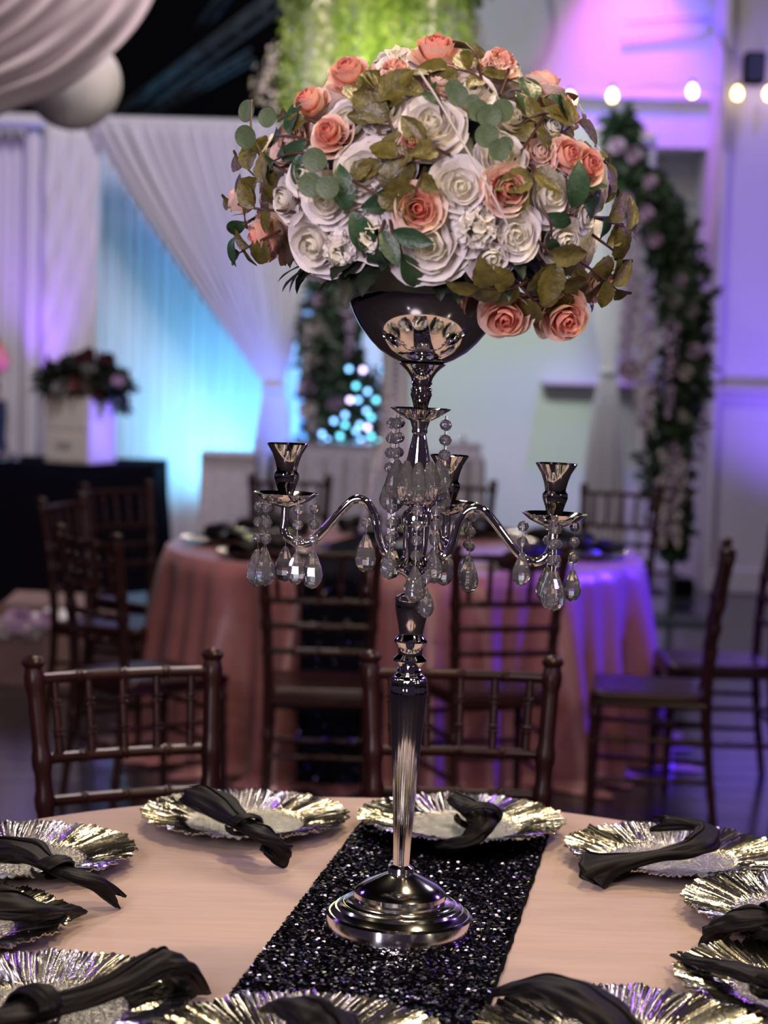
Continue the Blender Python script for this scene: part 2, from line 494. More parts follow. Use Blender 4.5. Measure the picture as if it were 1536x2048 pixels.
for o, tp, w_, y_ in ((tied[0], t1, .07, 12.75), (tied[1], t2, .05, 12.4)):
    MB().tube([(tp.x + w_ * cos(2 * pi * k / 20), y_ + .035 * sin(2 * pi * k / 20), tp.z + .008 * cos(4 * pi * k / 20)) for k in range(21)], .014, 8).build('tieback', M['white_fabric'], o)
pipe = empty('drape_pipe', (0, 12.9, 0), 0, 'fabric covered pipe with uprights that carries the white drapes', 'pipe')
MB().tube([(X(-130, 12.9), 0, ZT + .0), (X(44, 12.9), 0, ZT + .0), (X(1300, 12.9), 0, ZT)], .045, 12).build('crossbar', M['white_fabric'], pipe)
for px_ in (-125, 58, 700, 1295):
    MB().tube([(X(px_, 12.95), .06, 0), (X(px_, 12.95), .06, ZT)], .022, 10).build('upright', M['white_fabric'], pipe)
    MB().box(.34, .34, .012, (X(px_, 12.95), .06, .006), bev=.003).build('base_plate', M['steel'], pipe, smooth=False)

# ceiling swag and lantern, top left
def swag():
    low = [at_depth(*q) for q in ((-150, 262, 8.0), (-60, 250, 8.0), (35, 212, 8.02), (128, 176, 8.06), (218, 108, 8.1), (282, 40, 8.15), (318, -30, 8.2), (345, -140, 8.25))]
    up = [at_depth(*q) for q in ((-330, 110, 7.7), (-250, 60, 7.7), (-150, 20, 7.72), (-60, -40, 7.75), (10, -110, 7.8), (60, -190, 7.85), (90, -270, 7.9), (110, -380, 7.95))]
    L, U = bez(low, 40), bez(up, 40)
    def fn(u, v):
        i = min(int(u * 40), 40)
        a, b = Vector(L[i]), Vector(U[i])
        p = a.lerp(b, v)
        k = sin(v * 2 * pi * 5.5 + .8 * sin(u * 5)) * .035 + sin(v * 2 * pi * 13 + u * 3) * .01
        return (p.x, p.y + k, p.z - .02 * sin(v * 2 * pi * 5.5))
    o = MB().grid(fn, 40, 90).build('ceiling_swag', M['chiffon'], angle=0)
    o.modifiers.new('thickness', 'SOLIDIFY').thickness = .003
    tag(o, 'gathered white chiffon swag hanging in folds from the ceiling', 'swag')
swag()
lc = at_depth(146, 166, 8.9)
lan = empty('paper_lantern', lc, 0, 'round white lace lantern hanging just below the chiffon swag', 'lantern')
def lanw(a, z): return 1 + .015 * cos(a * 12)
MB().lathe([(.21 * sin(pi * j / 18) + .001, -.205 * cos(pi * j / 18)) for j in range(19)], 48, wob=lanw, cap=False).build('globe', M['lantern'], lan)
MB().tube([(0, 0, .2), (0, 0, 5.55 - lc.z)], .004, 6).build('cord', M['black'], lan)
MB().lathe([(.03, .195), (.03, .21), (.012, .225)], 16).build('cap', M['steel'], lan)

# string of warm bulbs, conduit and speaker on the wall
sl = empty('string_lights', (0, 13.4, 0), 0, 'string of warm glowing bulbs along the bulkhead', 'string lights')
bp = [(1000, 190), (1068, 200), (1140, 196), (1225, 190), (1305, 187), (1385, 181), (1475, 185), (1538, 186), (1600, 180)]
pts = []
for i, q in enumerate(bp):
    p = at_depth(q[0], q[1], 12.85) - Vector((0, 13.4, 0))
    pts.append(p + Vector((0, 0, .055)))
    if i + 1 < len(bp):
        p2 = at_depth(bp[i + 1][0], bp[i + 1][1], 12.85) - Vector((0, 13.4, 0))
        pts.append((p + p2) / 2 + Vector((0, 0, .02)))
    if q[0] in (1305,): continue
    b = MB().lathe([(.001, -.045), (.02, -.038), (.03, -.015), (.028, .005), (.014, .03), (.012, .04)], 14).build('bulb', M['bulb_warm'], sl, mat4=Matrix.Translation(p))
    MB().lathe([(.014, .036), (.015, .06), (.006, .066)], 10).build('socket', M['black'], b)
MB().tube([tuple(v) for v in bez(pts, 60)], .005, 5).build('wire', M['wall_v'], sl)
cb = [at_depth(x, y, 13.5) for x, y in ((950, 132), (1010, 140), (1062, 118), (1088, 70), (1092, 20), (1075, -60))]
tag(MB().tube(bez(cb, 30), .013, 8).build('wall_cable', M['wall'], smooth=True), 'thick pale cable looping on the wall above the bouquet', 'cable')
cb = [at_depth(x, y, 13.52) for x, y in ((1248, 44), (1300, 40), (1350, 36), (1400, 34), (1425, 42))]
cb += [at_depth(x, y, 12.92) for x, y in ((1450, 95), (1452, 150), (1450, 235), (1446, 300))]
tag(MB().tube(bez(cb, 44), .012, 8).build('wall_conduit', M['trim'], smooth=True), 'grey conduit bending round the wall corner beside the warm bulbs', 'conduit')
sp = at_depth(1508, 137, 12.75)
spk = empty('wall_speaker', sp, 0, 'small black speaker bracketed high on the violet wall', 'speaker')
MB().box(.13, .14, .20, bev=.012).build('case', M['black'], spk, smooth=False)
MB().box(.11, .01, .17, (0, -.073, 0), bev=.003).build('grille', M['steel'], spk, smooth=False)
MB().tube([(0, .06, 0), (0, .27, 0)], .015, 8).build('bracket', M['steel'], spk)

# ---------------------------------------------------------------- tables with cloths
TZ = .75
def cloth(name, cx, cy, R, m, label, folds, amp, puddle=0.0, seed=1):
    rg = random.Random(seed)
    ph = [rg.uniform(0, 6.28) for _ in range(8)]
    fr = [folds, folds * 1.618, folds * .53, folds * 2.3]
    seg = 288
    mb = MB()
    v, f = [], []
    rings = []
    for r in (0.001, .2, .4, .6, .75, .85, .93, .975, .992, 1.0): rings.append((r * R, 0 if r < .99 else -.003 * (r - .985) / .015, 0))
    n = 16
    for j in range(1, n + 1):
        t = j / n
        rings.append((R + .012 + .07 * t, -.012 - (TZ - .014) * t, t))
    if puddle: rings += [(R + .10 + puddle * .5, -(TZ - .012), 1.15), (R + .12 + puddle, -(TZ - .006), 1.3)]
    for r, z, t in rings:
        for i in range(seg):
            a = 2 * pi * i / seg
            k = sum(w * sin(q * a + p + .5 * t * sin(2 * a + p)) for w, q, p in zip((1, .6, .8, .3), [round(x) for x in fr], ph))
            sharp = (1 if k > 0 else -1) * abs(k) ** .8
            rr = r + amp * (t ** .75) * sharp if t > 0 else r
            v.append((rr * cos(a), rr * sin(a), z))
    for j in range(len(rings) - 1):
        for i in range(seg):
            k = (i + 1) % seg
            f.append((j * seg + i, j * seg + k, (j + 1) * seg + k, (j + 1) * seg + i))
    v = [(x, y, z + TZ) for x, y, z in v]
    f.append(tuple(range(seg))[::-1])
    mb.add(v, f)
    o = mb.build(name, m, angle=0)
    o.location = (cx, cy, 0)
    return tag(o, label, 'tablecloth')
NEAR = at_height(797, 1862, TZ)
TX, TY, TR = NEAR.x - .035, NEAR.y + .01, .79
cloth('tablecloth', TX, TY, TR, M['pink_cloth'], 'blush cloth over the round table under the tall candelabra', 15, .022, seed=3)
FX, FY, FR = at_depth(807, 1095, 7.75).x, 7.75, .92
cloth('tablecloth', FX, FY, FR, M['rose_cloth'], 'dusty rose satin cloth in deep folds on the farther round table', 22, .062, puddle=.05, seed=11)

# sequin runner across the near table
q = [at_height(*p, TZ) for p in ((690, 1680), (435, 2040), (1100, 1690), (960, 2044))]
l0, l1, r0_, r1_ = q
dv = ((l1 - l0).normalized() + (r1_ - r0_).normalized()).normalized()
mid = (l0 + r0_) / 2
hw = ((l0 - r0_).length + (l1 - r1_).length) / 4 * .985
nv = Vector((-dv.y, dv.x, 0))
rc = NEAR.copy(); rc.z = 0
off = (mid - rc).dot(nv)
RZ = TZ + .0015
run = empty('table_runner', (rc.x, rc.y, RZ), 0, 'black sequin runner under the candelabra', 'table runner')
e1 = random.Random(5)
def runfn(u, v):
    s = -.72 + 1.44 * v
    w = hw * (2 * u - 1) + (.0008 * sin(s * 60) + .0006 * sin(s * 143) if u in (0, 1) else 0)
    p = dv * s + nv * (off + w)
    return (p.x, p.y, 0.0012 + .0008 * sin(s * 21 + u * 5))
MB().grid(runfn, 12, 90).build('backing', M['runner'], run, angle=0)
sq = MB()
rg = random.Random(9)
step = .0044
ns, nw = int(1.40 / step), int(2 * hw / step)
for i in range(ns):
    for j in range(nw):
        s, w = -.70 + i * step + rg.uniform(-.001, .001), -hw + (j + .5) * step + rg.uniform(-.001, .001)
        p = dv * s + nv * (off + w)
        n = Vector((rg.gauss(0, .34), rg.gauss(0, .34), 1)).normalized()
        X1 = n.cross(Vector((0, 1, 0))).normalized() * .0026
        Y1 = n.cross(X1)
        c = Vector((p.x, p.y, .0034))
        sq.add([c + X1, c + (X1 * .5 + Y1 * .87), c + (-X1 * .5 + Y1 * .87), c - X1, c + (-X1 * .5 - Y1 * .87), c + (X1 * .5 - Y1 * .87)], [(0, 1, 2, 3, 4, 5)])
tag(sq.build('sequins', M['sequin'], run, smooth=False), kind='stuff')

# ---------------------------------------------------------------- charger plates
def plate_mesh(seed):
    rg = random.Random(seed)
    seg = 840
    prof = [0, .02, .045, .07, .088, .094, .099, .104, .110, .117, .124, .131, .138, .145, .151, .157, .162, .166]
    ph = [rg.uniform(0, 6.28) for _ in range(10)]
    v, f = [(0, 0, .006)], []
    for r in prof[1:]:
        t = max(0, (r - .090) / .076)
        for i in range(seg):
            a = 2 * pi * i / seg
            tw = a + .035 * t * sin(7 * a + ph[0]) + .014 * sin(17 * a + ph[1]) * t + .05 * t
            rib = .8 - 1.5 * abs(sin(56 * tw + ph[2] + sin(5 * a))) + sin(83 * tw + ph[3] + 2 * t) * .28 + sin(171 * tw + ph[4]) * .15
            z = .006 + .019 * (t ** .8) + (.0026 * rib * min(1, t * 4) * (1 - .2 * t) if t > 0 else .0005 * (sin(a * 23 + r * 900) + sin(r * 1400) * .6))
            edge = t ** 6
            lobe = abs(sin(11.5 * a + ph[5])) * .0042 + .0018 * sin(37 * a + ph[6]) + .0012 * sin(71 * a + ph[7])
            rr = r + edge * (lobe - .003)
            z += edge * (.0012 * sin(13 * a + ph[8]) + .0010 * sin(29 * a + ph[9]))
            v.append((rr * cos(a), rr * sin(a), z))
    m = len(prof) - 1
    for i in range(seg):
        f.append((0, 1 + i, 1 + (i + 1) % seg))
    for j in range(m - 1):
        for i in range(seg):
            k = (i + 1) % seg
            f.append((1 + j * seg + i, 1 + (j + 1) * seg + i, 1 + (j + 1) * seg + k, 1 + j * seg + k))
    # underside
    base = len(v)
    last = 1 + (m - 1) * seg
    und = [(.1655, -.0016), (.14, -.0018), (.10, -.003), (.092, -.0058)]
    for n_, (rr, dz) in enumerate(und):
        for i in range(seg):
            x, y, z = v[last + i]
            L = sqrt(x * x + y * y)
            t = max(0, (rr - .090) / .076)
            zz = (z + dz) if n_ == 0 else .006 + .019 * t ** .8 + dz
            k = (1 if n_ == 0 else rr / L)
            v.append((x * k * (.998 if n_ == 0 else 1), y * k * (.998 if n_ == 0 else 1), max(zz, 0)))
    for j in range(len(und)):
        A = last if j == 0 else base + (j - 1) * seg
        Bq = base + j * seg
        for i in range(seg):
            k = (i + 1) % seg
            f.append((A + i, Bq + i, Bq + k, A + k))
    f.append(tuple(base + (len(und) - 1) * seg + i for i in range(seg)))
    me = MB().add(v, f).mesh('charger_plate', M['silver'], True, 50)
    me.materials.append(M['silver_well'])
    for p_ in me.polygons:
        if p_.center.x ** 2 + p_.center.y ** 2 < .091 ** 2: p_.material_index = 1
    return me
PM = [plate_mesh(1), plate_mesh(2)]
G_PL = 'silver scalloped charger plates around the near table'
plates = [  # photo point of the plate's middle, label
    (490, 1640, 'silver scalloped charger left of the candelabra stem, before the chair in full view'),
    (922, 1652, 'silver scalloped charger at the back of the table over the runner end'),
    (1347, 1712, 'silver scalloped charger on the right whose napkin folds back on itself'),
    (1606, 1823, 'silver charger at the right picture edge under a napkin with a lifted wide end'),
    (1622, 1976, 'silver charger at the right picture edge under a napkin with a slim pointed end'),
    (1250, 2085, 'silver charger at the bottom right under an arching pointed napkin'),
    (600, 2112, 'silver charger at the bottom centre, before the runner, only its top rim showing'),
    (92, 2010, 'silver charger at bottom left under a napkin that rises into a peak'),
    (-118, 1850, 'silver charger at the left picture edge, mostly cut off, between two others'),
    (45, 1712, 'silver scalloped charger at far left near the dark chair, with looped napkin'),
]
PL = []
for i, (px, py, lab) in enumerate(plates):
    o = link('charger_plate', PM[i % 2])
    p = at_height(px, py, TZ + .012)
    o.location = (p.x, p.y, TZ + (.0045 if i in (1, 6) else .0008))
    o.rotation_euler = (0, 0, i * 1.37)
    tag(o, lab, 'plate', G_PL)
    PL.append(o)

# ---------------------------------------------------------------- napkins
def napkin(label, path, seed, knot=None, group='black satin napkins on the near table'):
    "path: (px, py, height over table, half width)"
    rg = random.Random(seed)
    W = []
    for px, py, h, w in path:
        p = at_height(px, py, TZ + h)
        W.append([p.x, p.y, p.z, w])
    o0 = Vector(W[len(W) // 2][:3]); o0.z = TZ
    P = bez([[a - o0.x, b - o0.y, c - TZ, w] for a, b, c, w in W], 44)
    root = empty('napkin', (o0.x, o0.y, TZ), 0, label, 'napkin', group)
    n, seg = len(P), 40
    ph = [rg.uniform(0, 6.28) for _ in range(6)]
    v, f = [], []
    for i, (x, y, z, w) in enumerate(P):
        a = Vector(P[max(i - 1, 0)][:3]); b = Vector(P[min(i + 1, n - 1)][:3])
        T = (b - a).normalized()
        S = T.cross(Vector((0, 0, 1)))
        S = S.normalized() if S.length > .05 else Vector((1, 0, 0))
        U = S.cross(T)
        t = i / (n - 1)
        endf = abs(2 * t - 1) ** 4
        hgt = w * (.42 + .22 * endf)
        ang0 = .5 * sin(t * 5 + ph[5])
        for k in range(seg):
            th = 2 * pi * k / (seg - 1) * 1.16
            sp = 1 - .20 * k / (seg - 1)
            cr = 1 + .10 * sin(5 * th + ph[0] + 9 * t) + .07 * sin(9 * th + ph[1] - 14 * t) + .05 * sin(3 * th + 31 * t + ph[2])
            cx, cy = cos(th + 1.9) * w * sp * cr, sin(th + 1.9) * hgt * sp * cr
            q = S * (cx * cos(ang0) - cy * sin(ang0) * .5) + U * (cy * cos(ang0) + cx * sin(ang0) * .35)
            p = Vector((x, y, z)) + q + T * (.012 * endf * sin(2 * th + ph[3]) * (1 if t > .5 else -1))
            p.z = max(p.z, .0015 + .0004 * k / seg)
            v.append(p)
    for i in range(n - 1):
        for k in range(seg - 1):
            f.append((i * seg + k, i * seg + k + 1, (i + 1) * seg + k + 1, (i + 1) * seg + k))
    ob = MB().add(v, f).build('folded_cloth', M['napkin'], root, angle=0)
    ob.modifiers.new('thickness', 'SOLIDIFY').thickness = .0012
    if knot is not None:
        i = int(knot * (n - 1))
        x, y, z, w = P[i]
        T = (Vector(P[i + 1][:3]) - Vector(P[i - 1][:3])).normalized()
        S = T.cross(Vector((0, 0, 1))).normalized()
        U = S.cross(T)
        kb = MB()
        def fn(u, vv):
            th = 2 * pi * u * .93 + .4
            wd = (vv - .5) * .030
            bul = 1.10 + .26 * cos((vv - .5) * pi) + .06 * sin(7 * vv * pi + 3 * th)
            skew = .010 * sin(th)
            return Vector((x, y, z)) + S * (cos(th) * w * 1.1 * bul) + U * (sin(th) * w * .68 * bul) + T * (wd + skew)
        kb.grid(fn, 30, 12)
        kb.v = [(a, b, max(c, .002)) for a, b, c in kb.v]
        ko = kb.build('knot', M['napkin'], root, angle=0)
        ko.modifiers.new('thickness', 'SOLIDIFY').thickness = .002
    return root
napkin('black satin napkin knotted across the charger left of the candelabra stem', [(378, 1590, .048, .020), (405, 1596, .052, .034), (440, 1616, .052, .032), (475, 1642, .05, .020), (500, 1655, .052, .018), (525, 1668, .052, .022), (552, 1690, .036, .026), (556, 1712, .018, .026)], 1, .52)
napkin('short black napkin knotted upright on the back charger over the runner', [(908, 1596, .050, .014), (925, 1606, .056, .020), (948, 1622, .060, .023), (962, 1644, .056, .024), (950, 1666, .042, .024), (925, 1684, .028, .024), (893, 1695, .014, .017)], 2, .42)
napkin('black napkin with a broad square end on the right charger, folded back on itself', [(1174, 1748, .014, .050), (1225, 1732, .026, .036), (1310, 1712, .042, .021), (1365, 1702, .05, .026), (1402, 1688, .058, .026), (1415, 1664, .062, .020), (1392, 1650, .066, .020), (1318, 1647, .062, .022)], 3, None)
napkin('black napkin with a lifted wide end at the right picture edge, upper of two', [(1418, 1874, .014, .020), (1446, 1852, .034, .032), (1490, 1838, .05, .032), (1560, 1842, .05, .024), (1640, 1846, .045, .026)], 4, .7)
napkin('black napkin with a slim pointed end at the right picture edge, lower of two', [(1354, 1910, .020, .006), (1400, 1926, .030, .016), (1470, 1940, .040, .022), (1550, 1962, .046, .022), (1640, 1985, .040, .030)], 5, .75)
napkin('black napkin arching like a horn at the bottom right', [(990, 1984, .030, .006), (1030, 1978, .046, .017), (1095, 1976, .070, .032), (1165, 2002, .085, .038), (1225, 2050, .08, .036), (1280, 2110, .06, .030)], 6, None)
napkin('black napkin arched at the bottom centre, before the runner', [(540, 2014, .044, .010), (580, 2012, .062, .022), (625, 2030, .070, .032), (655, 2072, .06, .034), (665, 2140, .05, .026)], 7, None)
napkin('black napkin rising into a peak with a dropped corner at bottom left', [(-70, 2052, .04, .030), (10, 2040, .044, .028), (70, 2020, .046, .026), (150, 2002, .048, .022), (240, 1968, .058, .022), (310, 1930, .068, .026), (345, 1930, .062, .032), (384, 1982, .012, .020)], 8, .28)
napkin('black napkin with a rounded end at the left picture edge, between two knotted ones', [(-130, 1800, .05, .030), (-40, 1800, .055, .036), (40, 1814, .05, .034), (100, 1824, .034, .020), (142, 1824, .018, .019)], 9, None)
napkin('black napkin with a puffed loop on the charger at far left', [(-60, 1705, .05, .030), (0, 1700, .058, .034), (50, 1704, .062, .034), (85, 1722, .058, .024), (112, 1738, .054, .018), (160, 1754, .05, .022), (202, 1772, .034, .024), (234, 1797, .014, .016)], 10, .56)

# ---------------------------------------------------------------- candelabra
CX, CY = NEAR.x, NEAR.y
CB = Vector((CX, CY, RZ + .0045))
cand = empty('candelabra', CB, 0, 'tall chrome candelabra with crystal drops carrying a flower bowl', 'candelabra')
LEAN = Matrix.Rotation(radians(.75), 4, 'Y')
cand.matrix_world = Matrix.Translation(CB) @ LEAN
axp = lambda z: CB + (LEAN @ Vector((0, 0, z)))
def zrow(py):
    "height above the base seen on that row of the photograph"
    lo, hi = -.1, 1.4
    for _ in range(40):
        m_ = (lo + hi) / 2
        v_ = CAM_R.transposed() @ (axp(m_) - CAM_P)
        y_ = 1024 + F_PX * v_.y / v_.z
        if y_ > py: lo = m_
        else: hi = m_
    return lo
def prof(pts):
    return [(hw_ / px_scale(axp(zrow(y_))), zrow(y_)) for hw_, y_ in pts]
SEG = 72
base_p = [(153, 1868), (153, 1864), (148, 1836), (146, 1827), (141, 1823), (138, 1823), (135, 1819), (129, 1813), (126, 1813), (123, 1808), (115, 1804), (112, 1804), (108, 1801), (98, 1799), (90, 1798), (93, 1791), (92, 1783), (86, 1776), (73, 1767), (55, 1758), (40, 1751), (31, 1747), (25, 1745), (27, 1741), (25, 1734), (17, 1729)]
MB().lathe(prof(base_p), SEG).build('base', M['chrome_base'], cand, angle=28)
def flute(a, z): return 1 + .02 * abs(cos(a * 10))
MB().lathe(prof([(16, 1729), (18, 1680), (22, 1600), (28, 1500), (34, 1420), (37, 1386), (37, 1375), (35, 1365), (36, 1362), (33, 1354), (26, 1347), (21, 1344)]), 160, wob=flute).build('stem', M['chrome'], cand, angle=60)
MB().lathe(prof([(21, 1345), (25, 1342), (25, 1338), (21, 1335), (24, 1331), (33, 1321), (33, 1317), (27, 1311), (24, 1308)]), SEG).build('stem_ring', M['chrome'], cand, angle=28)
MB().lathe(prof([(24, 1308), (25, 1296), (28, 1291), (33, 1283), (33, 1279), (27, 1272), (25, 1268), (23, 1265)]), SEG).build('stem_ring', M['chrome'], cand, angle=28)
MB().lathe(prof([(24, 1266), (27, 1248), (32, 1226), (34, 1212), (34, 1202), (35, 1199), (33, 1193), (26, 1189), (17, 1186), (15, 1178), (19, 1172), (15, 1166), (14, 1160), (18, 1153)]), SEG).build('stem_vase', M['chrome'], cand, angle=28)
MB().lathe(prof([(18, 1153), (27, 1148), (40, 1142), (52, 1134), (52, 1131), (42, 1133), (30, 1124), (26, 1116), (23, 1112), (24, 1090), (24, 1052), (29, 1048), (30, 1036), (25, 1024), (17, 1018), (14, 1013)]), SEG).build('hub', M['chrome'], cand, angle=28)
MB().lathe(prof([(14, 1014), (26, 1010), (38, 1000), (48, 985), (55, 972), (54, 970), (46, 982), (36, 992), (30, 992)]), SEG).build('lower_dish', M['chrome'], cand, angle=28)
MB().lathe(prof([(30, 992), (31, 952), (26, 930), (20, 900), (15, 876), (13, 868), (16, 865), (16, 861), (15, 857), (18, 848), (20, 842)]), SEG).build('bell_stem', M['chrome'], cand, angle=28)
MB().lathe(prof([(20, 842), (36, 834), (50, 825), (61, 818), (61, 816), (48, 821), (30, 826), (15, 827)]), SEG).build('upper_dish', M['chrome'], cand, angle=28)
MB().lathe(prof([(15, 827), (15, 812), (18, 800), (22, 789), (20, 783), (22, 780), (21, 777), (18, 774), (19, 770), (22, 767), (20, 763), (22, 756), (29, 745), (38, 736), (47, 729), (47, 727)]), SEG).build('neck', M['chrome'], cand, angle=28)
bowl_o = [(40, 728), (64, 717), (88, 702), (108, 682), (128, 657), (142, 632), (151, 610), (156, 588), (158, 566), (158, 545)]
bowl_i = [(156, 545), (155, 566), (151, 592), (142, 622), (124, 652), (98, 682), (60, 705), (.5, 712)]
BO = prof(bowl_o + bowl_i)
MB().lathe([(.0005, BO[0][1])] + BO, 96, cap=False).build('bowl', M['chrome'], cand, angle=50)
S0 = px_scale(axp(.56))
bead_m = MB().lathe([(.0004, -.0075), (.0054, -.0052), (.0078, 0), (.0054, .0052), (.0004, .0075)], 8, cap=False).mesh('bead', M['crystal'], False)
drop_m = MB().lathe([(.0004, -.048), (.0075, -.045), (.0125, -.038), (.0138, -.031), (.0115, -.020), (.007, -.009), (.003, -.001), (.0004, 0)], 8, cap=False).mesh('drop', M['crystal'], False)
hook_m = MB().tube([(0, 0, .012), (.002, 0, .005), (0, 0, 0)], .0008, 5).mesh('wire', M['wire'])
def strand(parent, pos, beads=3, drop=1.0, first=.012, gap=.0205, big=1.0):
    L = first + gap * beads + .05 * drop
    s_ = MB().tube([(0, 0, .0), (0, 0, -(first + gap * beads + .002))], .0006, 5).build('crystal_strand', M['wire'], parent, mat4=Matrix.Translation(pos) @ Matrix.Rotation(rnd(0, 3), 4, 'Z'))
    z = -first
    for i in range(beads):
        link('bead', bead_m, s_, Matrix.Translation((0, 0, z)) @ Matrix.Rotation(rnd(0, 1), 4, 'Z') @ Matrix.Scale(big, 4))
        z -= gap
    link('drop', drop_m, s_, Matrix.Translation((0, 0, z + .006)) @ Matrix.Rotation(rnd(0, 1), 4, 'Z') @ Matrix.Scale(drop, 4))
def arm(az, reach, lift, sc_, strands):
    d = Vector((cos(az), sin(az), 0))
    Z = lambda py: zrow(py)
    pts = [(.030, Z(1104)), (.040, Z(1108)), (.048, Z(1085)), (.055, Z(1040)), (.068, Z(1012)), (.085, Z(1010)), (.102, Z(1035)), (.122, Z(1072)), (.140, Z(1100)), (.158, Z(1106)), (.172, Z(1088)), (reach, Z(1058)), (reach, Z(1030))]
    k = reach / .177
    P = [(d.x * r * k if r != reach else d.x * r, d.y * r * k if r != reach else d.y * r, z + lift * min(1, r / .17)) for r, z in pts]
    a = MB().tube(bez(P, 60), .0058, 12).build('arm', M['chrome'], cand)
    tip = Vector((d.x * reach, d.y * reach, Z(1032) + lift))
    T = Matrix.Translation(tip)
    MB().lathe([(.006, -.003), (.018, .001), (.032, .0075), (.042, .0155), (.043, .0165), (.040, .0158), (.028, .0085), (.009, .006)], 56).build('drip_pan', M['chrome'], a, angle=30, mat4=T)
    MB().lathe([(.009, .006), (.0095, .014), (.013, .026), (.0165, .036), (.0165, .042), (.0135, .046), (.0140, .050), (.016, .058), (.0195, .068), (.025, .077), (.0275, .081), (.0268, .0815), (.019, .069), (.012, .058), (.011, .048), (.0005, .047)], 48, cap=False).build('candle_cup', M['chrome'], a, angle=35, mat4=T)
    for (ang, rr, nb, dr) in strands:
        strand(cand, tip + Vector((cos(ang) * rr, sin(ang) * rr, .010)), nb, dr)
arm(radians(176), .172, .006, 1, [(radians(200), .036, 3, 1.05), (radians(225), .032, 3, 1.0), (radians(300), .036, 3, .9), (radians(345), .040, 3, 1.05), (radians(90), .036, 3, 1), (radians(140), .036, 3, 1)])
arm(radians(-6), .180, -.004, 1, [(radians(265), .020, 3, 1.05), (radians(285), .014, 3, 1.1), (radians(185), .040, 2, .9), (radians(95), .036, 3, 1), (radians(35), .036, 3, .9)])
arm(radians(74), .166, -.008, 1, [(radians(330), .038, 3, 1.05), (radians(200), .036, 3, 1), (radians(90), .036, 3, 1), (radians(30), .036, 3, .9)])
for ang, rr, py, nb, dr in [(178, .037, 836, 4, .9), (205, .034, 836, 3, .9), (352, .035, 836, 3, .7), (12, .034, 836, 4, .9), (90, .034, 836, 4, .9), (140, .034, 836, 4, .9),
                            (205, .030, 928, 0, 1.1), (240, .030, 928, 0, 1.15), (270, .030, 930, 0, 1.15), (300, .030, 928, 0, 1.1), (335, .030, 926, 0, 1.1),
                            (272, .034, 1005, 4, 1.0), (205, .036, 1005, 3, .85), (318, .034, 1005, 3, .9), (150, .033, 1005, 3, .9), (40, .033, 1005, 3, .9), (300, .034, 1138, 1, .8)]:
    strand(cand, Vector((cos(radians(ang)) * rr, sin(radians(ang)) * rr, zrow(py) + .004)), nb, dr, gap=.0195, first=.012 if nb else .004)
# single drops hanging in the loop of an arm
strand(cand, Vector((-.064, -.012, zrow(1030))), 1, 1.05)

# ---------------------------------------------------------------- flowers
def petal(rho, A, w, zc, un=8, vn=7, spiral=.0, curl=0., ruf=.03, seed=0.0, zs=1.0):
    v, f = [], []
    for j in range(vn + 1):
        for i in range(un + 1):
            uu, vv = 2 * i / un - 1, j / vn
            wd = w * (.30 + .70 * sin(pi * min(.5, .12 + .42 * vv)))
            ve = vv * (1 - .16 * abs(uu) ** 2.6)
            a = A * ve
            r = rho * sin(a) if a < pi / 2 else rho * (sin(a) * .65 + .35)
            z = zc - rho * cos(a)
            r *= 1 + spiral * uu
            k = max(0, (vv - .62) / .38)
            r += curl * k * k
            z -= curl * .55 * k * k * k
            r += ruf * (sin(3.1 * uu * w + seed * 7) * .7 + sin(7.3 * uu * w + seed * 3) * .4) * vv ** 2
            z += ruf * .8 * sin(4.1 * uu * w + seed * 5) * vv ** 2
            t = uu * wd
            v.append((r * cos(t), r * sin(t), z * zs))
    for j in range(vn):
        for i in range(un):
            n = un + 1
            f.append((j * n + i, j * n + i + 1, (j + 1) * n + i + 1, (j + 1) * n + i))
    return v, f
def rose_kit(name, mc, mo, seed, zs=1.0, tight=1.0, outer2=5, open_=1.0):
    "heart mesh plus outer petals as separate meshes with their turn"
    rg = random.Random(seed)
    core = MB()
    a = 0.0
    for n, rho, A, w, zc, sp, cu in ((3, .20, 2.6, 1.9, .30, .14, 0), (3, .37, 2.2, 1.6, .27, .16, .02), (4, .58, 1.9, 1.3, .20, .14, .07)):
        for i in range(n):
            v, f = petal(rho * tight, A, w, zc, spiral=sp, curl=cu, ruf=.045, seed=rg.random())
            core.add([(x, y, z * zs) for x, y, z in v], f, Matrix.Rotation(a + 2 * pi * i / n + rg.uniform(-.2, .2), 4, 'Z') @ Matrix.Rotation(rg.uniform(-.06, .06), 4, 'X'))
        a += 1.1
    core.lathe([(.01, -.62 * zs), (.2, -.6 * zs), (.3, -.4 * zs), (.2, -.2 * zs), (.01, 0)], 10, cap=False)
    cm = core.mesh(name, mc, True, 0)
    outs = []
    for n, rho, A, w, zc, cu in ((4, .80, 1.66 * open_, 1.05, .12, .15), (outer2, .95, 1.50 * open_, .98, .02, .18)):
        v, f = petal(rho, A, w, zc, 10, 8, .05, cu, .045, rg.random(), zs)
        pm_ = MB().add(v, f).mesh('petal', mo, True, 0)
        for i in range(n):
            outs.append((pm_, Matrix.Rotation(a + 2 * pi * i / n + rg.uniform(-.15, .15), 4, 'Z') @ Matrix.Rotation(rg.uniform(-.09, .09), 4, 'Y')))
        a += .7
    return name, cm, outs
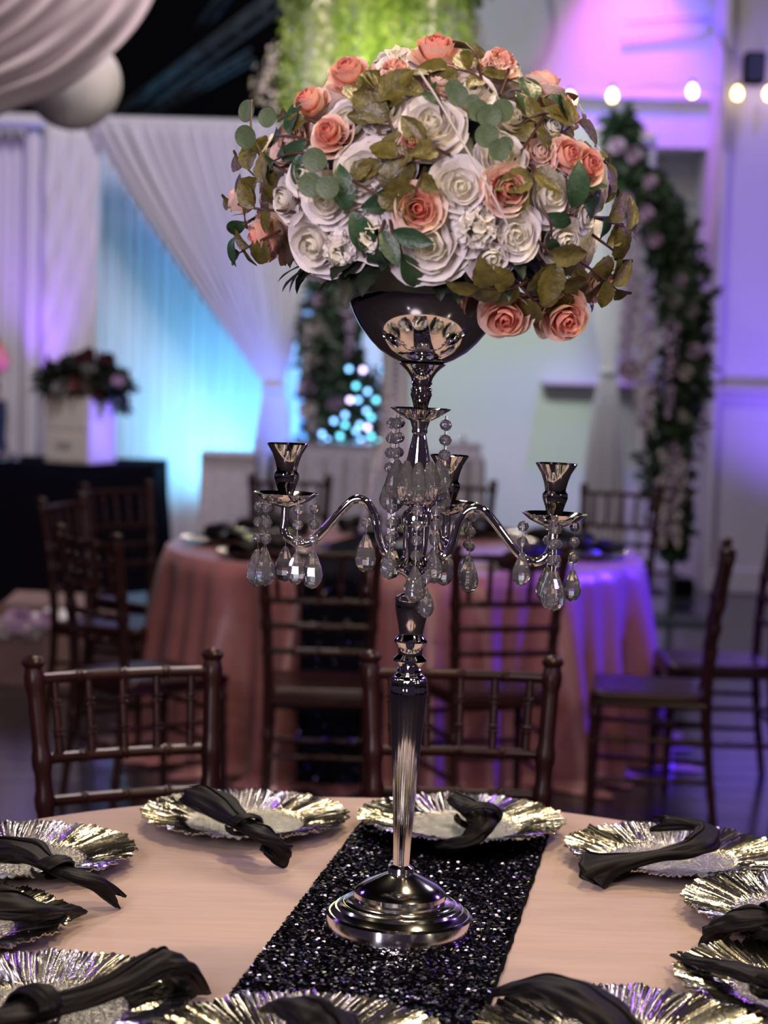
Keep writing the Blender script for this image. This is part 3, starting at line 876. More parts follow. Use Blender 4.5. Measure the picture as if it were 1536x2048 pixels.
def peony_kit(name, m, mo, seed):
    rg = random.Random(seed)
    core = MB()
    for i in range(64):
        zdir = 1 - 1.15 * (i / 64)
        az = i * 2.39996
        q = sqrt(max(0, 1 - zdir * zdir))
        d = Vector((q * cos(az), q * sin(az), zdir)) + Vector((rg.uniform(-.2, .2), rg.uniform(-.2, .2), rg.uniform(-.1, .1)))
        v, f = petal(.34, 1.7, 1.0, .30, 6, 5, .1, .12, .07, rg.random())
        core.add(v, f, frame(d.normalized() * .46 + Vector((0, 0, -.1)), d, scale=.82 * rg.uniform(.8, 1.1), spin=rg.uniform(0, 6.28)))
    cm = core.mesh(name, m, True, 0)
    outs = []
    v, f = petal(.92, 1.45, .9, 0, 10, 8, .05, .16, .05, .3)
    pm_ = MB().add(v, f).mesh('petal', mo, True, 0)
    for i in range(6):
        outs.append((pm_, Matrix.Rotation(2 * pi * i / 6 + rg.uniform(-.1, .1), 4, 'Z')))
    return name, cm, outs
KITS = {
    'W': [rose_kit('white_rose', M['white_petal'], M['white_petal'], s, .82) for s in (1, 2, 3)],
    'P': [rose_kit('pink_rose', M['pink_core'], M['pink_outer'], s, 1.12, 1.0, 3, .95) for s in (4, 5)],
    'C': [peony_kit('white_peony', M['white_petal'], M['white_petal'], 6)],
    'K': [peony_kit('pink_carnation', M['pink_outer'], M['pink_outer'], 8)],
    'B': [rose_kit('blush_rose', M['blush_petal'], M['blush_petal'], 9, .7, 1.0, 5, 1.1)],
}
ACX = axp(zrow(398))
FC = Vector((ACX.x + (855 - 846) / 1500, ACX.y, at_depth(855, 398, ACX.y).z))
bouq = empty('flower_arrangement', axp(zrow(560)), 0, 'dome of white and pink silk roses with leaves in the chrome bowl', 'flower arrangement')
BL = bouq.location.copy()
SA = Vector((.232, .215, .186))
def shell(px, py, k=1.0, extra=0.0):
    "point on the dome of blooms seen at that place, with its outward direction"
    d = ray(px, py)
    s_ = SA * k
    o = Vector([(CAM_P[i] - FC[i]) / s_[i] for i in range(3)])
    e = Vector([d[i] / s_[i] for i in range(3)])
    A, B_, C_ = e.dot(e), 2 * o.dot(e), o.dot(o) - 1
    D = B_ * B_ - 4 * A * C_
    t = (-B_ - sqrt(D)) / (2 * A) if D > 0 else -B_ / (2 * A)
    p = CAM_P + d * t
    n = Vector([(p[i] - FC[i]) / s_[i] ** 2 for i in range(3)]).normalized()
    return p - d * extra, n
cnt = {}
def bloom(kind, p, n, R, tilt=None, spin=None):
    ks = KITS[kind]
    cnt[kind] = cnt.get(kind, 0) + 1
    name, cm, outs = ks[cnt[kind] % len(ks)]
    ax = n if tilt is None else (n + Vector(tilt)).normalized()
    m4 = frame(p - BL, ax, scale=R, spin=rnd(0, 6.28) if spin is None else spin)
    o = link(name, cm, bouq, m4)
    for pm_, mm in outs:
        link('petal', pm_, o, mm)
    return o
TOC = Vector((0, -1, .12))
front = [
    ('W', 620, 492, 70, .25), ('W', 725, 342, 64, .3), ('W', 862, 240, 66, .3), ('C', 735, 472, 60, .3), ('W', 855, 492, 82, .3), ('W', 920, 372, 56, .3),
    ('C', 955, 455, 60, .4), ('W', 1032, 470, 58, .4), ('W', 1108, 388, 62, .1), ('W', 690, 232, 58, .1), ('W', 938, 168, 60, .1), ('W', 1135, 485, 50, .1),
    ('W', 645, 400, 52, .3), ('B', 568, 275, 50, .2), ('B', 880, 150, 52, .1), ('W', 600, 345, 48, .1), ('W', 780, 330, 46, .2), ('W', 1010, 310, 50, .2),
    ('W', 810, 420, 46, .2), ('W', 1030, 230, 46, .1), ('W', 770, 215, 48, .2), ('C', 675, 505, 50, .2), ('W', 985, 520, 50, .2), ('B', 1060, 630, 40, .3), ('B', 1085, 300, 40, .2),
    ('W', 560, 400, 46, 0), ('W', 1180, 430, 44, 0), ('W', 1110, 250, 40, 0),
    ('P', 697, 147, 45, .5), ('P', 872, 102, 52, .35), ('K', 997, 130, 42, .2), ('P', 1086, 172, 44, -.2), ('P', 620, 207, 40, .1), ('P', 662, 270, 42, .3), ('P', 836, 418, 50, .8),
    ('P', 1012, 378, 48, .1), ('P', 1130, 312, 42, .1), ('P', 1170, 332, 44, .5), ('P', 527, 470, 44, .1), ('P', 484, 400, 32, -.2), ('P', 1205, 560, 32, 0), ('K', 790, 150, 38, .1),
    ('P', 825, 292, 30, .2), ('B', 1172, 300, 22, 0),
]
for kind, px, py, r, face in front:
    p, n = shell(px, py)
    R = r / px_scale(p)
    n = (n + TOC * max(face, 0) + (Vector((0, .5, .8)) if face < 0 else Vector((0, 0, 0)))).normalized()
    bump_ = .012 if kind in 'PK' else 0
    bloom(kind, p - n * (R * .35 - bump_), n, R * 1.04)
for kind, px, py, r, dep, n in (('P', 1010, 632, 54, -.10, (-.05, -.8, -.45)), ('P', 1128, 636, 54, -.06, (.25, -.7, -.35)), ('P', 1195, 575, 34, -.02, (.8, -.3, -.1))):
    p = at_depth(px, py, FC.y + dep)
    bloom(kind, p, Vector(n).normalized(), r / px_scale(p))
rg = random.Random(21)
placed = []
i = 0
while len(placed) < 34 and i < 900:
    i += 1
    az, el = rg.uniform(.05, pi - .05), rg.uniform(-.45, 1.3)
    n = Vector((cos(az) * cos(el), sin(az) * cos(el), sin(el)))
    p = FC + Vector((n.x * SA.x, n.y * SA.y, n.z * SA.z))
    if any((p - q_).length < .062 for q_ in placed): continue
    placed.append(p)
    bloom(rg.choice('WWWCPPB'), p - n * .012, n, rg.uniform(.034, .045))
# dark foam and moss that hold the stems
fo = MB()
fo.lathe([((SA.x - .055) * sin(pi * j / 14) + 1e-4, -(SA.z - .05) * cos(pi * j / 14) + (FC.z - BL.z)) for j in range(15)], 28, Matrix.Translation((FC.x - BL.x, FC.y - BL.y, 0)), cap=False)
fo.lathe([(.09, -.03), (.13, .01), (.16, .05)], 24, Matrix.Translation((0, 0, .0)))
fo.build('moss_core', M['night_leaf'], bouq)

# ---------------------------------------------------------------- leaves
def leaf_mesh(w, fold, droop, ser, m, shape=1.0, n=10):
    v, f = [], []
    for j in range(n + 1):
        t = j / n
        wd = w * (sin(pi * t ** shape) ** .8 if 0 < t < 1 else .02)
        sr = 1 + (ser * (1 if j % 2 else -1))
        y, z = t * cos(droop * t * .6), -droop * t * t * .55
        for u in (-1, -.5, 0, .5, 1):
            v.append((u * wd * (sr if abs(u) == 1 else 1), y, z + fold * abs(u) * wd + (.02 * sin(t * 9) * abs(u))))
    for j in range(n):
        for i in range(4):
            f.append((j * 5 + i, j * 5 + i + 1, (j + 1) * 5 + i + 1, (j + 1) * 5 + i))
    return MB().add(v, f).mesh('leaf', m, True, 0)
def round_leaf(m):
    v, f = [(0, .5, -.05)], []
    n = 20
    for k, rr in enumerate((.25, .5)):
        for i in range(n):
            a = 2 * pi * i / n - pi / 2
            v.append((rr * cos(a) * 1.02, .5 + rr * sin(a), -.05 + .12 * rr * (1 + .5 * cos(a) ** 2)))
    for i in range(n):
        j = (i + 1) % n
        f += [(0, 1 + i, 1 + j), (1 + i, 1 + n + i, 1 + n + j, 1 + j)]
    return MB().add(v, f).mesh('leaf', m, True, 0)
LEAF = {
    'o': [leaf_mesh(.32, .25, .6, .05, M['olive_leaf'], .85), leaf_mesh(.36, -.25, .9, .06, M['olive_leaf'], .9), leaf_mesh(.29, .5, .3, .05, M['olive_leaf'], .85)],
    'd': [leaf_mesh(.22, .25, .6, 0, M['green_leaf']), leaf_mesh(.25, .15, 1.0, 0, M['green_leaf'])],
    'n': [leaf_mesh(.24, .2, .7, .08, M['night_leaf'])],
    'e': [round_leaf(M['euc_leaf'])],
}
def put_leaf(kind, p, d, up, L):
    return link('leaf', random.choice(LEAF[kind]), bouq, frame(p - BL, d, up, L, 0, 'Y'))
def branch(kind, a, b, n, L, out=.018, lift=.0):
    pa, na = shell(a[0], a[1], .96)
    pb_, nb = shell(b[0], b[1], .98)
    pb_ = pb_ + nb * out * .45
    mid_ = (pa + pb_) / 2 + (na + nb).normalized() * (out * .6 + lift)
    C_ = [Vector(q_) for q_ in bez([pa, mid_, pb_], 14)]
    MB().tube([q_ - BL for q_ in C_], [.0022 - .0010 * k / 14 for k in range(15)], 6).build('stem', M['stem'], bouq)
    Lm = L * 1.1 / 1500
    n = max(2, int(n * .95 + .3))
    for k in range(n):
        t = .25 + .75 * k / max(1, n - 1)
        i_ = min(13, int(t * 14))
        p = C_[min(14, i_ + 1)]
        T = (C_[i_ + 1] - C_[i_]).normalized()
        nn = (na * (1 - t) + nb * t).normalized()
        S = T.cross(nn)
        sd = 1 if k % 2 else -1
        d = T * rnd(.2, .8) + S * sd * rnd(.5, 1.0) + nn * rnd(-.1, .25)
        if k == n - 1: d = T + nn * .1
        put_leaf(kind, p, d.normalized(), (nn + Vector((rnd(-.7, .7), -.3, rnd(-.6, .6)))).normalized(), Lm * rnd(.85, 1.15))
for args in [
    ('o', (605, 405), (500, 335), 6, 66), ('o', (590, 425), (478, 405), 5, 58), ('o', (560, 462), (492, 500), 4, 60), ('o', (700, 262), (800, 165), 5, 74), ('o', (790, 272), (762, 195), 5, 72),
    ('o', (840, 310), (770, 330), 4, 60), ('o', (850, 335), (828, 400), 3, 50), ('o', (900, 310), (815, 290), 4, 56), ('o', (985, 185), (895, 150), 4, 58), ('o', (965, 170), (930, 100), 3, 54),
    ('o', (1000, 190), (1018, 135), 2, 62), ('o', (1030, 322), (1085, 225), 5, 66), ('o', (1060, 312), (1155, 245), 5, 62), ('o', (1065, 330), (1045, 375), 3, 68), ('o', (1165, 300), (1215, 365), 5, 54),
    ('o', (1180, 432), (1250, 458), 4, 74), ('o', (1185, 470), (1228, 515), 3, 70), ('o', (1075, 480), (1115, 535), 4, 74), ('o', (1095, 530), (1140, 600), 6, 78), ('o', (1060, 560), (955, 565), 6, 56),
    ('o', (1150, 515), (1222, 570), 4, 68), ('o', (640, 250), (585, 240), 2, 46), ('o', (1090, 560), (1170, 590), 5, 72), ('o', (1030, 560), (1075, 600), 4, 70), ('o', (760, 270), (740, 190), 2, 50), ('o', (575, 345), (520, 300), 3, 54), ('o', (690, 350), (760, 390), 2, 50),
    ('d', (690, 425), (725, 415), 3, 78), ('d', (770, 440), (760, 490), 2, 80), ('d', (780, 440), (805, 500), 2, 84), ('d', (1035, 232), (1105, 198), 3, 82), ('d', (1030, 255), (1090, 235), 2, 66), ('d', (1120, 430), (1165, 385), 4, 82),
    ('d', (1130, 430), (1215, 432), 3, 70), ('d', (1075, 405), (1095, 470), 2, 68), ('d', (650, 292), (570, 278), 3, 72), ('d', (640, 305), (560, 325), 3, 60), ('d', (520, 430), (482, 470), 2, 50), ('d', (885, 235), (870, 190), 2, 40)]:
    branch(*args)
for (px, py, r) in [(520, 240, 23), (520, 287, 24), (560, 252, 21), (648, 328, 25), (640, 372, 25), (672, 376, 24), (912, 212, 21), (905, 200, 18), (950, 240, 22), (940, 225, 16), (994, 240, 24), (970, 250, 24), (965, 285, 24), (988, 310, 22), (1000, 300, 16)]:
    p, n = shell(px, py, 1.06)
    Lr = 2 * r / px_scale(p)
    d = Vector((rnd(-.4, .4), -.15, 1)).normalized()
    nn = (n + TOC * 1.2 + Vector((rnd(-.3, .3), 0, rnd(-.2, .3)))).normalized()
    put_leaf('e', p + n * .02 - d * Lr * .5, d, nn, Lr)
for a, b in (((545, 340), (522, 215)), ((1015, 315), (900, 215)), ((610, 345), (680, 385))):
    pa, na = shell(a[0], a[1], 1.0)
    pb_, nb = shell(b[0], b[1], 1.05)
    MB().tube([q_ - BL for q_ in (Vector(z) for z in bez([pa, (pa + pb_) / 2 + na * .02, pb_ + nb * .015], 10))], .0014, 6).build('stem', M['olive_leaf'], bouq)
rg = random.Random(4)
for k in range(46):
    az = rg.uniform(0, 2 * pi) if k > 22 else rg.uniform(pi * 1.02, pi * 1.98)
    r_ = rg.uniform(.10, .165)
    p = Vector((BL.x + cos(az) * r_, BL.y + sin(az) * r_, BL.z + rg.uniform(.0, .035)))
    d = Vector((cos(az), sin(az), rg.uniform(-.75, -.1))).normalized()
    put_leaf('n', p, d, Vector((0, 0, 1)), rg.uniform(.04, .06))
th = [shell(*q_, 1.13)[0] - BL for q_ in ((838, 142), (870, 190), (905, 250), (950, 328), (985, 390), (1015, 450), (1042, 512))]
tag(MB().tube(bez(th, 40), .0013, 6).build('thread', M['cream'], bouq), 'pale thread trailing over the blooms')

# ---------------------------------------------------------------- chairs
def bamboo(mb, a, b, r, nodes, bow=(0, 0, 0), seg=9, taper=1.0):
    "turned rod with double rings at the given places"
    a, b, bow = Vector(a), Vector(b), Vector(bow)
    ts = {0, 1}
    for q_ in nodes:
        for d in (-.028, -.020, -.012, -.004, .004, .012, .020, .028): ts.add(min(1, max(0, q_ + d * .30 / (b - a).length)))
    for k in range(1, 6): ts.add(k / 6)
    ts = sorted(ts)
    pts, rad = [], []
    for t in ts:
        pts.append(a.lerp(b, t) + bow * (4 * t * (1 - t)))
        rr = r * (1 + (taper - 1) * t)
        for q_ in nodes:
            x = (t - q_) * (b - a).length / .30
            if abs(x) < .024 and abs(x) > .008: rr = r * 1.28
        rad.append(rr)
    return mb.tube(pts, rad, seg)
W0, W1 = .163, .180           # half width at seat and at top of the back
def chair_proto():
    t = empty('chiavari_chair')
    m = M['mahogany']
    for s in (-1, 1):
        mb = MB()
        P = bez([(s * .160, -.215, 0), (s * .156, -.185, .25), (s * .157, -.175, .45), (s * .166, -.190, .68), (s * W1, -.225, .905)], 60)
        rad = []
        for i in range(61):
            z = P[i][2]
            r = .0165 if z > .4 else .0125 + .004 * z / .4
            for q_ in (.14, .30, .575, .655, .735, .80, .885):
                if .003 < abs(z - q_) < .011: r *= 1.22
            rad.append(r)
        mb.tube(P, rad, 12)
        o = mb.build('leg', m, t)
        MB().lathe([(.012, 0), (.017, .004), (.021, .010), (.022, .016), (.017, .023), (.006, .027), (.0005, .028)], 14, Matrix.Translation((s * W1, -.2255, .902))).build('finial', m, o)
        fl = MB()
        P = [(s * .185, .19, 0), (s * .182, .185, .22), (s * .178, .178, .42)]
        P = bez(P, 34)
        fl.tube(P, [.0115 + .005 * p[2] / .42 + (.004 if any(.003 < abs(p[2] - q_) < .012 for q_ in (.13, .27, .38)) else 0) for p in P], 12)
        fl.build('leg', m, t)
    wz = lambda z: W0 + (W1 - W0) * max(0, z - .45) / .455 - .004
    yz = lambda z: -.175 - .05 * (max(0, z - .45) / .455) ** 1.3
    for z, bow in ((.884, -.018), (.735, -.014), (.655, -.012), (.575, -.010)):
        bamboo(MB(), (-wz(z), yz(z), z), (wz(z), yz(z), z), .0105, (.02, .25, .5, .75, .98), (0, bow, 0)).build('rail', m, t)
    for k in range(5):
        u = (k - 2) / 2.6
        bw = 4 * (.5 + u / 2) * (.5 - u / 2)
        a = (u * wz(.735), yz(.735) - .014 * bw, .738)
        b = (u * wz(.884) * 1.02, yz(.884) - .018 * bw, .882)
        bamboo(MB(), a, b, .0085, (.30, .68), taper=.9).build('spindle', m, t)
    sm = MB()
    def seatfn(u, v):
        x = (2 * u - 1); y = (2 * v - 1)
        w = .172 + .022 * v
        return (x * w, -.175 + .37 * v, .452 - .006 * (1 - x * x) * (1 - y * y))
    sm.grid(seatfn, 8, 8)
    n = len(sm.v)
    so = sm.build('seat', m, t, angle=0)
    so.modifiers.new('thickness', 'SOLIDIFY').thickness = .026
    fr = MB()
    fr.box(.33, .022, .035, (0, -.172, .418), bev=.004).box(.37, .022, .035, (0, .186, .418), bev=.004)
    for s in (-1, 1):
        fr.tube([(s * .160, -.17, .418), (s * .178, .185, .418)], .014, 8)
    fr.build('seat_frame', m, t)
    for z in (.30, .17):
        for s in (-1, 1):
            bamboo(MB(), (s * .157, -.186 - .02 * (z < .2), z), (s * .181, .184, z), .0085, (.3, .7)).build('stretcher', m, t)
    for z in (.33, .22):
        bamboo(MB(), (-.18, .187, z), (.18, .187, z), .0085, (.25, .5, .75)).build('stretcher', m, t)
    bamboo(MB(), (-.156, -.19, .24), (.156, -.19, .24), .0085, (.25, .5, .75)).build('stretcher', m, t)
    return t
proto = chair_proto()
first = [True]
def chair(px, Y, face, label, group='mahogany chiavari chairs', dx=0):
    "px: where the middle of the back stands; face: direction the sitter looks (degrees, 90 = away from the camera)"
    o = proto if first[0] else copy_tree(proto)
    first[0] = False
    p = at_depth(px, 1100, Y)
    a = radians(face) - pi / 2
    # the back stands at y=-.2 of the chair
    c = Vector((p.x, Y, 0)) - Matrix.Rotation(a, 3, 'Z') @ Vector((0, -.2, 0))
    o.location = (c.x + dx, c.y, 0)
    o.rotation_euler = (0, 0, a)
    tag(o, label, 'chair', group)
    return o
chair(262, 3.78, -64, 'dark chair at the near table, left of the candelabra, its whole back in view')
chair(931, 3.88, -90, 'dark chair at the near table right behind the candelabra stem')
chair(642, 6.18, 88, 'dark chair before the black runner that hangs off the farther table')
chair(1018, 6.25, 105, 'dark chair backed to the viewer at the farther table, beside its violet lit side')
chair(1440, 6.45, 172, 'dark chair in profile with an empty seat at the right of the farther table')
chair(1552, 7.1, 180, 'dark chair at the right picture edge, beyond the chair seen in profile')
chair(188, 6.35, 38, 'dark chair with a slanting back left of the farther table, nearest the cardboard box')
chair(240, 8.5, -42, 'dark chair before the black table, farthest of the three at the left')
chair(134, 7.7, -16, 'dark chair seen almost edge on between two others, before the black table')
chair(577, 9.33, -86, 'dark chair on the far side of the rose table, seen behind the candelabra left arm')
chair(905, 9.33, -96, 'dark chair on the far side of the rose table, seen behind the rear candle cup')
chair(1236, 9.2, -112, 'dark chair on the far side of the rose table, before the flowered garland')

# ---------------------------------------------------------------- far table setting
frun = empty('table_runner', (FX, FY, TZ), 0, 'black sequin runner hanging down the front of the rose cloth', 'table runner')
fx = at_depth(672, 1160, FY - FR).x - FX
def frfn(u, v):
    w = .115 * (2 * u - 1) * 1.0
    s = v * 2.42
    if s < 1.72:
        y = .80 - s
        z = .004
        if s > 1.68: z = .004 - (s - 1.68) * .1
    else:
        y = -.92 - .022 - .10 * (s - 1.72) - .055
        z = -(s - 1.72)
    return (fx * (1 if s > .9 else s / .9) + w, y, z)
MB().grid(frfn, 8, 90).build('backing', M['runner'], frun, angle=0)
rg = random.Random(3)
sq = MB()
for k in range(2600):
    u, v = rg.random(), rg.uniform(.70, 1)
    p = Vector(frfn(u, v)) + Vector((0, -.004, .0))
    n = Vector((rg.gauss(0, .5), -1, rg.gauss(0, .5))).normalized()
    X1 = n.cross(Vector((0, 0, 1))).normalized() * .003
    Y1 = n.cross(X1)
    sq.add([p + X1, p + Y1, p - X1, p - Y1], [(0, 1, 2, 3)])
tag(sq.build('sequins', M['sequin'], frun, smooth=False), kind='stuff')
fp = [(-88, 'nearest the runner'), (-50, 'toward the violet lit side'), (-12, 'at the violet corner'), (26, 'at the back right'), (62, 'at the back beside the crystal stand'), (100, 'at the back left of the crystal stand'), (140, 'at the left back'), (180, 'at its left edge'), (222, 'front left')]
proto_n = None
def lump_napkin():
    root = empty('napkin')
    mb = MB()
    def fn(u, v):
        t = v * 2 - 1
        th = 2 * pi * u
        w = .030 + .022 * abs(t) ** 1.5 + .008 * sin(9 * t + 2 * th)
        return (t * .15, cos(th) * w, .045 - .02 * t * t + sin(th) * w * .6)
    mb.grid(fn, 16, 24, closed=True)
    mb.build('folded_cloth', M['napkin'], root, angle=0)
    MB().grid(lambda u, v: (.02 * (v - .5) * 2, cos(2 * pi * u) * (.036 + .008 * sin(pi * v)), .048 + sin(2 * pi * u) * (.026 + .008 * sin(pi * v))), 14, 6, closed=True).build('knot', M['napkin'], root, angle=0)
    return root
for k, (az, where) in enumerate(fp):
    a = radians(az)
    x, y = FX + .70 * cos(a), FY + .70 * sin(a)
    o = link('charger_plate', PM[k % 2])
    o.location = (x, y, TZ + .002 + (.004 if k == 0 else 0))
    o.rotation_euler = (0, 0, k * .9)
    tag(o, 'silver charger plate on the rose table, ' + where, 'plate', 'silver charger plates on the rose table')
    if proto_n is None: proto_n = nn_ = lump_napkin()
    else: nn_ = copy_tree(proto_n)
    nn_.location = (x, y, TZ + .006)
    nn_.rotation_euler = (0, 0, a + pi / 2 * (k % 2) + .3)
    tag(nn_, 'black knotted napkin on the rose table, ' + where, 'napkin', 'black napkins on the rose table')
# small glass tea light holders on the rose table
tl = None
for k, (px, yy, wh) in enumerate(((640, FY - .42, 'left of the crystal stand'), (735, FY - .55, 'before the crystal stand'), (900, FY - .45, 'right of the crystal stand'), (1165, FY - .05, 'toward the violet corner'))):
    if tl is None:
        tl = o = empty('glass_holder')
        MB().lathe([(.001, .002), (.03, .002), (.034, .03), (.036, .062), (.033, .062), (.031, .03), (.027, .008), (.001, .008)], 20, cap=False).build('glass_cup', M['crystal'], o)
        MB().lathe([(.001, .009), (.02, .009), (.02, .024), (.001, .024)], 14, cap=False).build('candle', M['cream'], o)
    else: o = copy_tree(tl)
    o.location = (at_depth(px, 1100, yy).x, yy, TZ)
    tag(o, 'small clear glass candle holder on the rose table, ' + wh, 'candle holder', 'candle holders on the rose table')
# crystal stand in the middle of the rose table
cs = empty('crystal_stand', (at_depth(783, 1040, FY).x, FY, TZ), 0, 'tall centrepiece stand hung with clear bead strands on the rose table', 'centrepiece')
ztop = at_depth(783, 690, FY).z - TZ
MB().lathe([(.09, 0), (.09, .012), (.02, .022), (.012, .05), (.012, ztop - .02), (.06, ztop)], 20).build('pole', M['chrome'], cs)
bd = MB().ball((0, 0, 0), .0095, 6, 4).mesh('bead', M['crystal'], False)
for k in range(14):
    a = 2 * pi * k / 14
    sb = MB()
    zz = []
    s0, s1 = .045, (.075 if k % 2 else .13)
    end = .30 if k % 2 else .05
    n = int((ztop - end) / .024)
    sb.tube([(s0 * cos(a), s0 * sin(a), ztop - .01), (s0 * cos(a), s0 * sin(a), .45), (s1 * cos(a), s1 * sin(a), end)], .001, 4)
    so = sb.build('bead_strand', M['wire'], cs)
    bb = MB()
    for i in range(n):
        z = ztop - .02 - i * .024
        t = max(0, (.45 - z) / max(.01, .45 - end))
        r_ = s0 + (s1 - s0) * t
        bb.ball((r_ * cos(a), r_ * sin(a), z), .0105, 6, 4)
    bb.build('beads', M['pearl'], so, smooth=False)
MB().tube([(.046 * cos(2 * pi * k / 24), .046 * sin(2 * pi * k / 24), ztop - .008) for k in range(25)], .005, 6).build('top_ring', M['chrome'], cs)
fl2 = empty('flower_arrangement', (cs.location.x, FY, TZ + ztop + .002), 0, 'flower ball on the crystal stand, hidden behind the chrome bowl', 'flower arrangement')
MB().ball((0, 0, .10), .10, 14, 8).build('moss_core', M['night_leaf'], fl2)
rg = random.Random(8)
for k in range(16):
    n = Vector((rg.gauss(0, 1), rg.gauss(0, 1), rg.gauss(.2, .8))).normalized()
    link('rose', KITS['W'][0][1], fl2, frame(Vector((0, 0, .10)) + n * .095, n, scale=.055))

# ---------------------------------------------------------------- glitter head table behind
Yb = 11.15
ha = at_depth(548, 905, Yb); hb = at_depth(962, 905, Yb)
head = empty('head_table', ((ha.x + hb.x) / 2, Yb + .35, 0), 0, 'head table in silvery pleated cloth behind the rose table', 'table')
hwid, hz = (hb.x - ha.x) / 2, ha.z - .01
MB().box(hwid * 2, .7, .03, (0, 0, hz - .015), bev=.006).build('table_top', M['glitter'], head, smooth=False)
def skirt(u, v):
    per = 4 * hwid + 2.8
    s = u * per
    if s < 2 * hwid: x, y, nx, ny = -hwid + s, -.35, 0, -1
    elif s < 2 * hwid + .7: x, y, nx, ny = hwid, -.35 + s - 2 * hwid, 1, 0
    elif s < 4 * hwid + .7: x, y, nx, ny = hwid - (s - 2 * hwid - .7), .35, 0, 1
    else: x, y, nx, ny = -hwid, .35 - min(.7, (s - 4 * hwid - .7)), -1, 0
    d = (.012 + .02 * v) * (1 + sin(s * 55))
    return (x + nx * d, y + ny * d, hz * (1 - v))
MB().grid(skirt, 420, 6).build('skirt', M['glitter'], head, angle=0)
bx = at_depth(668, 905, Yb + .1)
mb_ = empty('mirror_riser', (bx.x, Yb + .30, hz), 0, 'low grey mirrored riser on the left of the head table', 'riser')
w_ = at_depth(770, 905, Yb).x - at_depth(566, 905, Yb).x
MB().box(w_, .5, .012, (0, 0, .058), bev=.003).build('top_panel', M['mirror'], mb_, smooth=False)
MB().box(w_ - .04, .46, .05, (0, 0, .026), bev=.003).build('plinth', M['glitter'], mb_, smooth=False)
cbx = at_depth(928, 900, Yb + .1)
cb_ = empty('glitter_box', (cbx.x, Yb + .3, hz), 0, 'lavender glitter box on the right end of the head table', 'box')
MB().box(.20, .2, .06, (0, 0, .03), bev=.004).build('body', M['glitter'], cb_, smooth=False)
MB().box(.215, .215, .02, (0, 0, .07), bev=.004).build('lid', M['glitter'], cb_, smooth=False)
MB().ball((0, 0, .1), .02, 10, 8).build('knob', M['chrome'], cb_)
# small glitter pedestal with a dried bunch left of it
ga, gb = at_depth(400, 905, 11.0), at_depth(510, 905, 11.0)
ped = empty('glitter_pedestal', ((ga.x + gb.x) / 2, 11.2, 0), 0, 'square sequinned pedestal left of the head table', 'pedestal')
pwid = gb.x - ga.x
def pedfn(u, v):
    s = u * 4
    k = int(min(s, 3.999)); t = s - k
    c_ = [(-1, -1), (1, -1), (1, 1), (-1, 1), (-1, -1)]
    x = c_[k][0] + (c_[k + 1][0] - c_[k][0]) * t
    y = c_[k][1] + (c_[k + 1][1] - c_[k][1]) * t
    g_ = pwid / 2 + .012 * v * (1 + sin(u * 2 * pi * 14))
    return (x * g_, y * min(.18, g_), ga.z * (1 - v))
MB().grid(pedfn, 112, 5).build('skirt', M['glitter'], ped, angle=0)
MB().box(pwid, .36, .02, (0, 0, ga.z - .011)).build('top', M['glitter'], ped, smooth=False)

# ---------------------------------------------------------------- garlands and greenery
def leaf_cloud(mb, c, rad, n, L, rg, flat=1.0):
    for _ in range(n):
        d = Vector((rg.gauss(0, 1), rg.gauss(0, 1) * flat, rg.gauss(0, 1)))
        d = d.normalized() * rg.random() ** .45
        p = Vector(c) + Vector((d.x * rad[0], d.y * rad[1], d.z * rad[2]))
        ax = Vector((rg.gauss(0, 1), rg.gauss(0, 1), rg.gauss(-.3, .8))).normalized()
        sd = ax.cross(Vector((rg.gauss(0, 1), rg.gauss(0, 1), rg.gauss(0, 1)))).normalized()
        l = L * rg.uniform(.7, 1.3)
        u = ax.cross(sd) * l * .12
        mb.add([p, p + ax * l * .5 + sd * l * .28 + u, p + ax * l, p + ax * l * .5 - sd * l * .28 + u], [(0, 1, 2), (0, 2, 3)])
bl_m = KITS['W'][0][1]
def small_rose(name, p, n, R, m, parent):
    key = m.name
    me = SMALL.get(key)
    if me is None:
        mb = MB()
        for k, (rho, A, w, zc, nn) in enumerate(((.3, 2.3, 1.6, .3, 3), (.6, 1.9, 1.1, .15, 4), (.92, 1.5, .95, 0, 5))):
            for i in range(nn):
                v, f = petal(rho, A, w, zc, 4, 4, .1, .1 * k, .05, i * .3)
                mb.add(v, f, Matrix.Rotation(2 * pi * i / nn + k, 4, 'Z'))
        me = SMALL[key] = mb.mesh('rose', m, True, 0)
    return link(name, me, parent, frame(p, n, scale=R))
SMALL = {}
def wisteria(parent, p, L, R, m, rg, name='wisteria_strand'):
    mb = MB()
    n = int(L / .022)
    for k in range(n):
        t = k / n
        r_ = R * (1 - t) ** .6
        for j in range(3):
            a = rg.uniform(0, 6.28)
            q_ = Vector(p) + Vector((cos(a) * r_, sin(a) * r_, -t * L))
            d = Vector((cos(a), sin(a), -.6)).normalized()
            s_ = d.cross(Vector((0, 0, 1))).normalized() * .014
            mb.add([q_ - s_, q_ + d * .012 + Vector((0, 0, .010)), q_ + s_, q_ + d * .022 - Vector((0, 0, .012))], [(0, 1, 2), (0, 2, 3)])
    mb.tube([Vector(p) + Vector((0, 0, .03)), Vector(p) - Vector((0, 0, L))], .002, 4)
    return mb.build(name, m, parent, smooth=False)
